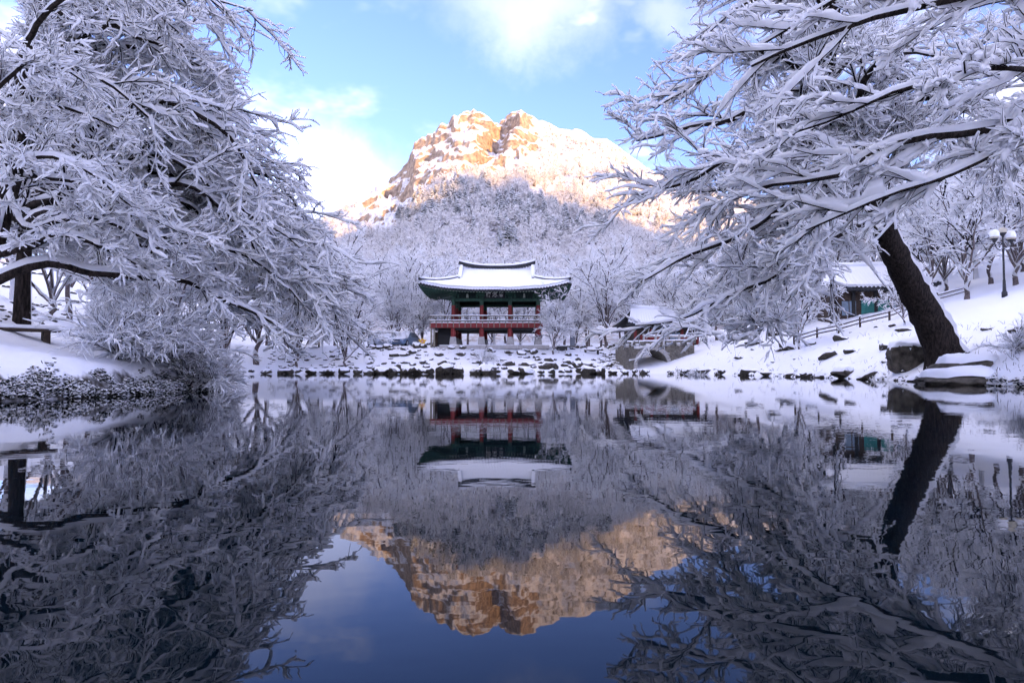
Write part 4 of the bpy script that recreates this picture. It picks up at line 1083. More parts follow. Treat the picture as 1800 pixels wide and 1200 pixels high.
        V = np.vstack([np.stack([xo, yo, zo], -1), np.stack([np.full(41, s_ * hx), u * hy, np.full(41, 5.70)], -1)])
        link('soffit', np_mesh('soffit', V, np.array([(i, i + 1, 41 + i + 1, 41 + i) for i in range(40)]), M['green_dark']), roof)
    # ridges: body, row of tile mouths, snow on top
    def ridge(pts, w, h, name, snow=0.16):
        pts = [np.array(p, float) for p in pts]
        def ring(p, t, a, z0, z1, inset):
            n = np.array([-t[1], t[0], 0.0]); n = n / max(np.linalg.norm(n), 1e-6)
            return [tuple(p + n * a + [0, 0, z0]), tuple(p - n * a + [0, 0, z0]), tuple(p - n * (a - inset) + [0, 0, z1]), tuple(p + n * (a - inset) + [0, 0, z1])]
        def tang(i): return pts[min(i + 1, len(pts) - 1)] - pts[max(i - 1, 0)]
        b = MB().loft([ring(p, tang(i), w, 0, h, 0.05) for i, p in enumerate(pts)]).build(name, M['tile'], roof)
        m = MB()
        for i, p in enumerate(pts):
            t = tang(i); n = np.array([-t[1], t[0], 0.0]); n = n / max(np.linalg.norm(n), 1e-6)
            m_ring = []
            for q in np.linspace(0, math.pi, 7): m_ring.append(tuple(p + n * (w + 0.05) * math.cos(q) + [0, 0, h - 0.03 + (snow + 0.02) * math.sin(q)]))
            pts[i] = p; m.v += []
            if i == 0: rings = []
            rings.append(m_ring)
        MB().loft(rings).build('snow', M['snow'], b, smooth=True)
        return b
    xr = np.linspace(-LR - 0.25, LR + 0.25, 17)
    mr = ridge([(x, 0, ZR + 0.20 + 0.42 * abs(x / LR) ** 2.6) for x in xr], 0.17, 0.34, 'main_ridge', 0.2)
    tm = MB()
    for x in np.arange(-LR + 0.2, LR - 0.1, 0.27):
        for s_ in (-1, 1): tm.tube([(x, s_ * 0.30, ZR + 0.20 + 0.42 * abs(x / LR) ** 2.6), (x, s_ * 0.10, ZR + 0.34 + 0.42 * abs(x / LR) ** 2.6)], 0.085, 7)
    tm.build('ridge_tile_mouths', M['tile'], mr)['kind'] = 'stuff'
    for sx in (-1, 1):
        for sy in (-1, 1):
            v = np.linspace(0.06, VG + 0.04, 8)
            r_ = ridge([(sx * (LR - 0.02), sy * q * DY, float(z_at(q, 0)) + 0.24 + 0.42 * (1 - q / VG) ** 2 * 0.6) for q in v], 0.15, 0.26, 'gable_ridge')
            p = (sx * (LR - 0.02), sy * (VG + 0.05) * DY, float(z_at(VG + 0.05, 0)) + 0.34)
            MB().tube([p, (p[0], p[1] + sy * 0.12, p[2] - 0.02)], 0.15, 12).build('ridge_end_tile', M['tile'], r_)
            v = np.linspace(VG + 0.03, 1.0, 9)
            pts = []
            for q in v:
                f = (q - VG) / (1 - VG)
                pts.append((sx * (LR + (LX - LR) * f), sy * q * DY, float(z_at(q, 1.0)) + 0.20 + 0.10 * f ** 3))
            r_ = ridge(pts, 0.13, 0.24, 'hip_ridge')
            p = pts[-1]
            MB().tube([(p[0], p[1], p[2] + 0.12), (p[0] + sx * 0.14, p[1] + sy * 0.14, p[2] + 0.16)], 0.13, 10).build('ridge_end_tile', M['tile'], r_)
            MB().loft([[(hx * sx + sx * d, hy * sy + sy * d * 0.9, 5.5 + d * 0.02 + z) for d, z in ((0, 0), (0.1, 0), (0.1, 0.16), (0, 0.16))],
                       [(sx * (LX - 0.05) + sx * d, sy * DY + sy * d * 0.9, ZE + LIFT - 0.22 + z) for d, z in ((0, 0), (0.1, 0), (0.1, 0.14), (0, 0.14))]]).build('hip_rafter', M['green'], roof)
    return root
pavilion()

# ------------------------------------------------------------------ stones of the banks
def facet(V, seed, n=13, lo=0.55, hi=0.9):
    g = np.random.default_rng(seed + 500)
    for k in range(n):
        q = nrm(g.normal(size=3)); d = lo + (hi - lo) * g.random()
        V = V - np.maximum(V @ q - d, 0)[:, None] * q
    return V
def rock_mesh(seed, flat=0.62):
    import bmesh
    bm = bmesh.new(); bmesh.ops.create_icosphere(bm, subdivisions=2, radius=1.0)
    V = np.array([v.co[:] for v in bm.verts])
    d = fbm(V[:, 0] * 1.3 + seed, V[:, 1] * 1.3, V[:, 2] * 1.3, oct=3, seed=seed)
    V = facet(V * (1 + 0.25 * d)[:, None], seed) * np.array([1, 0.8, flat])
    for v, c in zip(bm.verts, V): v.co = c
    me = bpy.data.meshes.new('rock'); bm.to_mesh(me); bm.free()
    me.materials.append(M['rock'])
    me.polygons.foreach_set('use_smooth', [False] * len(me.polygons))
    return me
ROCKS = [rock_mesh(k) for k in range(9)]
def rock(p, sx, sz=None, parent=ground, g=rng, name='rock', sink=0.30):
    o = link(name, ROCKS[int(g.integers(0, 9))], parent)
    s = sx if sz is None else sz
    o.location = (p[0], p[1], p[2] + s * 0.62 * (1 - 2 * sink) * 0.5)
    o.rotation_euler = (g.normal() * 0.12, g.normal() * 0.12, g.random() * 6.28); o.scale = (sx, sx * (0.75 + 0.4 * g.random()), s)
    return o
def rock_px(px, py, wpx, hf=0.8, **kw):
    p = hit(px, py); sx = wpx * 0.5 / F * p[1]
    return rock(p, sx, sx * hf, **kw)
g = np.random.default_rng(31)
# far bank, water edge (larger) and slope
for px, w in ((470, 16), (492, 14), (512, 18), (528, 13), (548, 20), (566, 14), (583, 18), (604, 22), (628, 16), (648, 20), (668, 28), (690, 24), (715, 30), (735, 34), (758, 24), (782, 30), (806, 26), (835, 26), (858, 36), (872, 18), (902, 20), (925, 26), (948, 12), (968, 16), (985, 12), (1000, 16), (1018, 22), (1035, 26), (1055, 24), (1078, 14), (1100, 16), (1116, 12), (1132, 14), (420, 18), (440, 12)):
    rock_px(px + g.normal() * 2, 655.5 + g.normal() * 0.5, w * (1.1 + 0.5 * g.random()), 1.0, g=g, sink=0.22)
rows = [(610.5, 40, 16), (616, 30, 13), (624, 30, 14), (632, 34, 15), (640, 30, 17), (647, 34, 20)]
for py, n, w in rows:
    for k in range(n):
        px = 640 + 450 * (k + g.random()) / n
        if g.random() < 0.28 and py > 612: continue
        if py < 612 and (770 < px < 965): continue
        rock_px(px, py + g.normal() * 1.8, w * (0.7 + 1.3 * g.random() ** 2), 0.9, g=g, sink=0.24)
for k in range(90):                                       # rubble under the left end
    px = 470 + 165 * g.random(); rock_px(px, 618 + 34 * g.random(), 7 + 9 * g.random(), 0.7, g=g)
for k in range(55):                                       # rubble beside the bridge
    px = 1052 + 60 * g.random(); rock_px(px, 614 + 36 * g.random(), 6 + 9 * g.random(), 0.7, g=g)
# right bank boulders
for px, py, w, hf in ((1382, 612, 40, 0.55), (1425, 606, 26, 0.6), (1478, 597, 26, 0.6), (1455, 628, 30, 0.7), (1445, 632, 12, 1.0), (1492, 620, 24, 0.4), (1325, 605, 40, 0.4), (1318, 660, 30, 0.9), (1485, 660, 32, 0.7), (1562, 612, 34, 0.6),
                      (1735, 579, 26, 0.5), (1590, 582, 34, 0.25), (1570, 628, 22, 0.5), (1790, 582, 26, 0.8), (1240, 655, 26, 0.7), (1205, 655, 20, 0.8), (1270, 656, 18, 0.7), (1350, 659, 24, 0.6), (1390, 659, 20, 0.7), (1420, 661, 28, 0.6), (1548, 668, 20, 0.6), (1180, 655, 14, 0.6), (1300, 630, 18, 0.4), (1360, 590, 30, 0.4)):
    rock_px(px, py, w * 1.35, hf * 1.15, g=g, sink=0.22)
for k in range(40):
    px = 1250 + 560 * g.random(); rock_px(px, np.interp(px, [1250, 1500, 1800], [652, 640, 640]) - 70 * g.random(), 6 + 22 * g.random() ** 2, 0.5, g=g)
for k in range(34):
    px = 1180 + 620 * (k + g.random()) / 34
    px = 1490 + 0.5 * (px - 1490) + 300 * g.normal() * 0.5; px = min(max(px, 1180), 1810)
    p = hit(px, np.interp(px, [1150, 1300, 1480, 1600, 1750, 1800], [656, 660, 664.5, 670, 678, 681])); rock(p, 0.14 + 0.50 * g.random() ** 2, None, g=g)
# left: rough stone wall at the foot of the slope, scattered stones above
for k in range(46):
    px = -10 + 140 * g.random(); py = 535 + 34 * g.random(); rock_px(px, py, 12 + 12 * g.random(), 0.6, g=g)
for px, py, w in ((15, 505, 30), (75, 520, 14), (60, 523, 12), (40, 521, 10), (128, 515, 16), (88, 525, 14), (130, 531, 22), (20, 532, 26), (150, 548, 18), (70, 482, 40), (110, 553, 20)):
    rock_px(px, py, w, 0.4, g=g)

# two great boulders with thick snow caps under the leaning tree
def boulder(px, py, wpx, hpx, dx, label, seed):
    p = hit(px, py); s = p[1] / F; W_, H_ = wpx * s * 0.5, hpx * s
    root = empty('boulder', (p[0], p[1], p[2]), 0, label, 'boulder')
    import bmesh
    bm = bmesh.new(); bmesh.ops.create_icosphere(bm, subdivisions=4, radius=1.0)
    V = np.array([v.co[:] for v in bm.verts])
    V = facet(V, seed, 11, 0.62, 0.92)
    d = fbm(V[:, 0] * 1.1 + seed, V[:, 1] * 1.1, V[:, 2] * 1.1, oct=5, seed=seed)
    d = d + 0.5 * fbm(V[:, 0] * 4 + seed, V[:, 1] * 4, V[:, 2] * 4, oct=4, seed=seed + 2)
    V = V * (1 + 0.20 * d)[:, None] * np.array([W_, W_ * 0.8, H_ * 0.62]) * 1.15; V[:, 0] += V[:, 2] * dx
    for v, c in zip(bm.verts, V): v.co = c
    me = bpy.data.meshes.new('stone'); bm.to_mesh(me); me.materials.append(M['boulder']); me.polygons.foreach_set('use_smooth', [False] * len(me.polygons))
    link('stone', me, root, (0, 0, H_ * 0.38))
    top = V.copy(); keep = V[:, 2] > H_ * 0.22
    n2 = 0.05 * fbm(V[:, 0] * 3, V[:, 1] * 3, oct=4, seed=seed + 4)
    for v, c, k, q in zip(bm.verts, V, keep, n2):
        lift = float(sstep(H_ * 0.20, H_ * 0.42, c[2]))
        v.co = (c[0] * (1.0 + 0.03 * lift), c[1] * (1 + 0.03 * lift), c[2] + lift * (0.14 + q) - 0.03 * (1 - lift))
    bmesh.ops.delete(bm, geom=[v for v, k, q in zip(list(bm.verts), keep, n2) if not (k or v.co.z > H_ * (0.22 + q * 2))], context='VERTS')
    me = bpy.data.meshes.new('snow'); bm.to_mesh(me); bm.free(); me.materials.append(M['snow']); me.polygons.foreach_set('use_smooth', [True] * len(me.polygons))
    link('snow', me, root, (0, 0, H_ * 0.38))
    return root
boulder(1600, 644, 70, 48, 0.15, 'big dark boulder with a snow cap at the foot of the leaning tree', 3)
boulder(1700, 655, 116, 26, 0.0, 'long low dark rock capped with snow along the right shore', 5)
boulder(1700, 680, 150, 26, 0.0, 'dark mossy ledge at the water edge below the leaning tree', 8)
boulder(1482, 664, 34, 18, 0.0, 'small dark boulder standing in the water at the right shore', 11)

# ------------------------------------------------------------------ dark creepers and tufts with snow at the water edge
def tuft_cloud(name, P, size, label, cat, seed, n_leaf=7):
    """many little snow-topped leaves round the points P"""
    g = np.random.default_rng(seed); N = len(P)
    S = np.repeat(P, n_leaf, axis=0) + g.normal(size=(N * n_leaf, 3)) * size * np.array([0.8, 0.8, 0.55])
    D = nrm(g.normal(size=S.shape) * np.array([1, 1, 0.35]))
    L = size * (0.4 + 0.8 * g.random(len(S)))
    B = grow(S, D, L, 2, 0.2, -0.15, g)
    q = np.ones((len(S), 3)); lum = lump((len(S), 3), g)
    sn = (g.random((len(S), 1)) + 0.5 * fbm(S[:, 0] * 4, S[:, 1] * 4, S[:, 2] * 4, oct=2, seed=2)[:, None] < 0.58)
    V, Q, m = sweep(B, 0.20 * size * q * np.array([0.4, 1, 0.3]), 0.45 * size * lum * sn, 0.40 * size * lum * np.array([0.4, 1, 0.4]), 'flat')
    m = np.where(np.repeat(~sn[:, 0], 2 * 4), 0, m)
    o = link(name, np_mesh(name, V, Q, [M['leaf'], M['snow_fine']], m))
    tag(o, label, cat); o['kind'] = 'stuff'
    return o
g = np.random.default_rng(61)
P = []
for k in range(850):
    px = -20 + 410 * g.random()
    sh = np.interp(px, [-40, 0, 100, 200, 300, 370, 400], [703, 702, 700, 697, 692, 685, 676]); f = g.random() ** 1.5
    top = np.interp(px, [0, 120, 200, 380], [62, 60, 50, 14])
    q = fbm(np.array([px * 0.035]), np.array([f * 3.0]), oct=3, seed=4)[0]
    if q + 0.9 * f > 0.48: continue
    p = hit(px, sh - f * top)
    P.append(p + [0, 0, 0.02 + 0.04 * g.random()])
tuft_cloud('creepers', np.array(P), 0.055, 'dark creeping plants dusted with snow hanging over the left bank', 'creeper', 3, 15)
P = []
for k in range(420):
    px = 1190 + 620 * g.random()
    c = fbm(np.array([px * 0.02]), np.array([0.0]), oct=3, seed=8)[0]
    if c < 0.05 and g.random() < 0.93: continue
    sh = np.interp(px, [1150, 1300, 1480, 1600, 1750, 1800], [656, 660, 664.5, 670, 678, 681]); p = hit(px, sh - 9 * g.random() ** 2)
    P.append(p + [0, 0, 0.06 * g.random()])
tuft_cloud('waterside_tufts', np.array(P), 0.12, 'dark tufts of grass and fern with snow along the right shore', 'tufts', 4, 7)

# dry weeds poking through the snow of the right slope and the far bank
P = []
for k in range(420):
    if k < 300: px, py = 1180 + 620 * g.random(), 0; py = np.interp(px, [1180, 1500, 1800], [652, 655, 665]) - 95 * g.random() ** 1.4
    else: px, py = 640 + 460 * g.random(), 612 + 40 * g.random()
    q = hit(px, py)
    for j in range(int(g.integers(1, 5))): P.append(q + [0.12 * g.normal(), 0.12 * g.normal(), -0.03])
P = np.array(P); n = len(P)
Dv = nrm(np.stack([0.5 * g.normal(size=n), 0.5 * g.normal(size=n), np.ones(n)], -1))
B = grow(P, Dv, 0.10 + 0.28 * g.random(n) ** 1.5, 3, 0.18, -0.08, g)
V, Q, m = sweep(B, np.full((n, 4), 0.007) * np.array([1, 0.9, 0.7, 0.4]), 0.012 * lump((n, 4), g), 0.009 * lump((n, 4), g), 'flat')
o = tag(link('dry_weeds', np_mesh('dry_weeds', V, Q, [M['bark_grey'], M['snow_fine']], m)), 'dry weed stalks poking through the snow on the banks', 'weeds'); o['kind'] = 'stuff'

# shrubs
def shrub(px, py, D, h, spread, n, label, seed, lean=(0, 0), tw=1.0, group=None, snow=1.0):
    x = (px - CX) / F * D; z = Hs(x, D)
    g = np.random.default_rng(seed)
    o = empty('shrub', (x, D, z), 0, label, 'shrub', group)
    az = g.random(n) * 6.283; el = 0.35 + 0.9 * g.random(n)
    S = np.stack([0.12 * g.normal(size=n), 0.12 * g.normal(size=n), np.zeros(n)], -1)
    Dv = nrm(np.stack([np.cos(az) * np.cos(el) + lean[0], np.sin(az) * np.cos(el) * 0.8 + lean[1], np.sin(el)], -1))
    ln = spread * (0.6 + 0.6 * g.random(n))
    B = grow(S, Dv, ln, 7, 0.07, -0.09, g)
    q = np.linspace(1, 0.3, 8)[None] * np.ones((n, 1))
    V, Q, m = sweep(B, 0.014 * q * tw, 0.035 * snow * lump((n, 8), g), 0.024 * snow * lump((n, 8), g), 'twig')
    link('stems', np_mesh('stems', V, Q, [M['twig'], M['snow_fine']], m), o)['kind'] = 'stuff'
    lv = [dict(n=9, t0=0.15, len=0.55 * h, tap=0.4, ang=0.5, dang=0.3, flat=0.8, up=0.0, K=4, wig=0.12, grav=-0.06, r=0.007 * tw, s=0.030 * snow, w=0.015 * snow, style='twig'),
          dict(n=5, t0=0.15, len=0.28 * h, tap=0.4, ang=0.5, dang=0.3, flat=0.9, up=0.0, K=2, wig=0.16, grav=-0.06, r=0.005 * tw, s=0.026 * snow, w=0.011 * snow, style='quad')]
    V, Q, m = join(crown(B, lv, g))
    link('twigs', np_mesh('twigs', V, Q, [M['twig'], M['snow_fine']], m), o)['kind'] = 'stuff'
    return o
shrub(215, 640, 12.6, 1.1, 1.35, 34, 'wide arching snowy shrub beside the wooden bench', 5, lean=(0.1, -0.1))
shrub(290, 645, 13.4, 1.1, 1.35, 34, 'drooping snowy shrub overhanging the water on the left bank', 6, lean=(0.35, -0.1))
shrub(345, 660, 13.8, 0.9, 0.95, 26, 'small snowy shrub trailing into the pond at the bank corner', 7, lean=(0.45, -0.2))
shrub(1528, 655, 23.0, 0.6, 0.6, 26, 'little round bush with snow between the shore boulders', 8)
shrub(1225, 652, 46, 0.9, 0.9, 22, 'dark thorny bush at the water edge below the bridge', 9, tw=2.0)
shrub(1790, 622, 19.5, 0.8, 0.8, 22, 'snowy bush at the foot of the right slope', 10)
shrub(848, 625, 58, 1.6, 1.7, 9, 'thin bare sapling growing from the stone bank below the pavilion', 12, tw=1.6, snow=0.6)

# ------------------------------------------------------------------ parked cars
def car(px, D, rz, paint, label):
    x = (px - CX) / F * D
    root = empty('parked_car', (x, D, Hs(x, D) - 0.02), rz, label, 'car')
    def sec(w, z0, z1, y, c=0.10):
        return [(-w + c, y, z0), (w - c, y, z0), (w, y, z0 + c), (w, y, z1 - c), (w - c, y, z1), (-w + c, y, z1), (-w, y, z1 - c), (-w, y, z0 + c)]
    body = MB().loft([sec(0.70, 0.34, 0.62, -2.12), sec(0.82, 0.24, 0.70, -1.95), sec(0.86, 0.20, 0.84, -1.2), sec(0.87, 0.20, 0.92, 0.2), sec(0.87, 0.20, 0.95, 1.5), sec(0.82, 0.26, 0.90, 2.05), sec(0.74, 0.38, 0.78, 2.15)]).build('body', paint, root, smooth=True, bevel=0.02)
    cab = MB().loft([[(-0.76, -0.95, 0.86), (0.76, -0.95, 0.86), (0.74, -0.90, 0.90), (-0.74, -0.90, 0.90)],
                     [(-0.78, -0.25, 0.88), (0.78, -0.25, 0.88), (0.62, -0.15, 1.40), (-0.62, -0.15, 1.40)],
                     [(-0.78, 1.15, 0.90), (0.78, 1.15, 0.90), (0.62, 1.10, 1.43), (-0.62, 1.10, 1.43)],
                     [(-0.74, 1.85, 0.92), (0.74, 1.85, 0.92), (0.70, 1.80, 0.98), (-0.70, 1.80, 0.98)]]).build('cabin', M['glass'], root)
    g = np.random.default_rng(int(px))
    ys = np.linspace(-2.0, 2.0, 26); us = np.linspace(-1, 1, 13)
    zt = np.interp(ys, [-2.0, -1.9, -1.0, -0.2, 1.1, 1.8, 2.0], [0.66, 0.74, 0.90, 1.44, 1.46, 1.0, 0.9])
    hw = np.interp(ys, [-2.0, -1.8, -1.0, -0.2, 1.1, 1.8, 2.0], [0.70, 0.80, 0.80, 0.70, 0.70, 0.78, 0.72])
    V = [(u * h, y, z + 0.15 * (1 - abs(u) ** 4) * (1 if -1.95 < y < 1.95 else 0.1) + 0.02 * math.sin(5 * y + 3 * u) - 0.03 * abs(u) ** 3) for y, z, h in zip(ys, zt, hw) for u in us]
    n = len(us)
    Q = [(i * n + j, i * n + j + 1, (i + 1) * n + j + 1, (i + 1) * n + j) for i in range(len(ys) - 1) for j in range(n - 1)]
    link('snow', np_mesh('snow', np.array(V), np.array(Q), M['snow']), root)
    for sx in (-1, 1):
        for y in (-1.32, 1.32):
            w = MB().tube([(sx * 0.66, y, 0.31), (sx * 0.875, y, 0.31)], 0.31, 18).build('wheel', M['rubber'], root)
            MB().tube([(sx * 0.876, y, 0.31), (sx * 0.885, y, 0.31)], 0.19, 14).build('rim', M['lens'], w)
        MB().box(min(sx * 0.50, sx * 0.76), max(sx * 0.50, sx * 0.76), -2.11, -1.98, 0.55, 0.67).build('headlight', M['lens'], root, bevel=0.02)
        MB().box(min(sx * 0.84, sx * 1.0), max(sx * 0.84, sx * 1.0), -0.75, -0.62, 0.93, 1.05).build('mirror', paint, root, bevel=0.02)
    MB().box(-0.44, 0.44, -2.145, -2.06, 0.50, 0.62).build('grille', M['black'], root)
    MB().box(-0.62, 0.62, -2.15, -2.05, 0.34, 0.40).build('bumper_slot', M['black'], root)
    MB().box(-0.26, 0.26, -2.165, -2.148, 0.41, 0.49).build('number_plate', M['lens'], root)
    return root
car(667, 65.0, math.radians(24), M['car_white'], 'pale parked car under a thick rounded blanket of snow beside a dark mound')
car(711, 65.5, math.radians(-14), M['car_blue'], 'blue-grey parked car with snowy roof and bare grille next to the yellow sign')

# dark tarpaulin-like mound and the beige tank to the left of the cars
p = hit(645, 606); r_ = MB()
root = empty('covered_mound', (p[0], 65.5, Hs(p[0], 65.5)), 0, 'dark slanting covered mound beside the pale parked car', 'mound')
MB().add([(-0.55, -0.4, 0.0), (0.5, -0.4, 0.0), (0.5, 0.5, 0.0), (-0.55, 0.5, 0.0), (-0.62, -0.35, 0.55), (0.45, -0.32, 0.82), (0.45, 0.42, 0.82), (-0.6, 0.42, 0.55)],
         [(0, 3, 2, 1), (4, 5, 6, 7), (0, 1, 5, 4), (1, 2, 6, 5), (2, 3, 7, 6), (3, 0, 4, 7)]).build('cover', M['black'], root, smooth=False, bevel=0.08)
MB().add([(-0.60, -0.33, 0.56), (0.43, -0.30, 0.83), (0.43, 0.40, 0.83), (-0.58, 0.40, 0.56), (-0.5, -0.25, 0.66), (0.38, -0.22, 0.93), (0.38, 0.34, 0.93), (-0.5, 0.34, 0.66)],
         [(0, 3, 2, 1), (4, 5, 6, 7), (0, 1, 5, 4), (1, 2, 6, 5), (2, 3, 7, 6), (3, 0, 4, 7)]).build('snow', M['snow'], root, bevel=0.05)
xx = (552 - CX) / F * 62; zz = Hs(xx, 62)
root = empty('tank_cart', (xx, 62, zz), 0.2, 'beige cart with a round tank half hidden by drooping branches', 'cart')
MB().box(-0.55, 0.45, -0.1, 1.3, 0.35, 1.25, tx=0.06, ty=0.06).build('body', M['beige'], root, bevel=0.05)
t_ = MB().tube([(0.18, -0.45, 0.62), (0.18, -0.1, 0.62)], 0.36, 20).build('tank', M['beige'], root)
MB().tube([(0.18, -0.49, 0.62), (0.18, -0.452, 0.62)], 0.25, 20).build('tank_lid', M['stone'], t_)
for sx in (-0.45, 0.40): MB().tube([(sx - 0.06, 0.5, 0.25), (sx + 0.06, 0.5, 0.25)], 0.25, 14).build('wheel', M['rubber'], root)
MB().box(-0.53, 0.43, -0.08, 1.28, 1.25, 1.38, tx=0.12, ty=0.12).build('snow', M['snow'], root, bevel=0.04)

# ------------------------------------------------------------------ signs and benches round the pavilion
def at(px, D): 
    x = (px - CX) / F * D; return (x, D, Hs(x, D))
root = empty('winged_sign', at(742.5, 62.5), 0, 'yellow winged star sign with a red ringed centre left of the pavilion', 'sign')
star = []
for k, (r, a) in enumerate(((0.46, 160), (0.24, 135), (0.33, 90), (0.24, 45), (0.46, 20), (0.24, -15), (0.30, -40), (0.20, -65), (0.28, -90), (0.20, -115), (0.30, -140), (0.24, 195))):
    star.append((r * math.cos(math.radians(a)), 0.46 + r * 0.95 * math.sin(math.radians(a))))
pl = MB().prism(star, -0.05, 0.0).build('plate', M['yellow'], root)
for r, m_, y in ((0.115, 'sign_red', -0.065), (0.08, 'white_ink', -0.075), (0.05, 'sign_red', -0.085)):
    MB().tube([(0, y, 0.47), (0, -0.05, 0.47)], r, 20).build('emblem_ring', M[m_], pl)
for sx in (-0.16, 0.16): MB().tube([(sx, 0.03, -0.05), (sx, 0.03, 0.45)], 0.02, 8).build('leg', M['metal'], root)
MB().box(-0.36, 0.36, 0.04, 0.16, -0.05, 0.24, tx=0.03).build('base', M['stone'], root)
root = empty('notice_board', at(988, 61), 0, 'black notice board on two short posts with snow on top', 'sign')
MB().box(-0.48, 0.48, -0.04, 0.04, 0.24, 0.66).build('panel', M['black'], root, bevel=0.01)
MB().box(-0.49, 0.49, -0.06, 0.06, 0.662, 0.74, tx=0.04, ty=0.03).build('snow', M['snow'], root, bevel=0.02)
for sx in (-0.30, 0.30): MB().box(sx - 0.03, sx + 0.03, -0.075, -0.042, -0.1, 0.36).build('leg', M['stone'], root)
root = empty('stone_tablet', at(1006.5, 65), 0.1, 'upright grey stone tablet behind the black notice board', 'monument')
MB().box(-0.24, 0.24, -0.10, 0.10, 0.16, 1.25).build('slab', M['granite'], root, bevel=0.03)
MB().box(-0.34, 0.34, -0.2, 0.2, -0.1, 0.158, tx=0.04, ty=0.04).build('plinth', M['stone_dark'], root, bevel=0.03)
MB().box(-0.23, 0.23, -0.09, 0.09, 1.252, 1.33, tx=0.05, ty=0.03).build('snow', M['snow'], root, bevel=0.02)
def stone_bench(px, D, label):
    root = empty('bench', at(px, D), 0.0, label, 'bench')
    MB().box(-0.72, 0.72, -0.2, 0.2, 0.28, 0.36).build('seat', M['stone_dark'], root, bevel=0.015)
    MB().box(-0.70, 0.70, -0.19, 0.19, 0.362, 0.47, tx=0.05, ty=0.05).build('snow', M['snow'], root, bevel=0.03)
    for sx in (-1, 1): MB().box(sx * 0.60 - 0.09, sx * 0.60 + 0.09, -0.16, 0.16, -0.1, 0.278).build('leg', M['black'], root)
stone_bench(1040, 63, 'low dark-legged bench heaped with snow beside the tree by the bridge')
stone_bench(1112, 68, 'snow-heaped bench at the approach to the stone bridge')

# the plank bench on the left bank
a, b = W(-75, 560, 12.9), W(104, 580, 14.2)
root = empty('plank_bench', ((a[0] + b[0]) / 2, (a[1] + b[1]) / 2, Hs((a[0] + b[0]) / 2, (a[1] + b[1]) / 2)), math.atan2(b[1] - a[1], b[0] - a[0]), 'dark plank bench with a thick strip of snow on the left bank', 'bench')
L_ = math.hypot(b[0] - a[0], b[1] - a[1]) / 2; zt = W(104, 580, 14.2)[2] - root.location.z
MB().box(-L_, L_, -0.17, 0.17, zt - 0.055, zt).build('seat', M['wood'], root, bevel=0.008)
MB().box(-L_ + 0.01, L_ - 0.01, -0.16, 0.16, zt + 0.001, zt + 0.085, tx=0.04, ty=0.05).build('snow', M['snow'], root, bevel=0.03)
for sx in (-0.72, 0.72): MB().box(sx * L_ - 0.06, sx * L_ + 0.06, -0.12, 0.12, -0.3, zt - 0.056).build('leg', M['wood'], root, bevel=0.008)

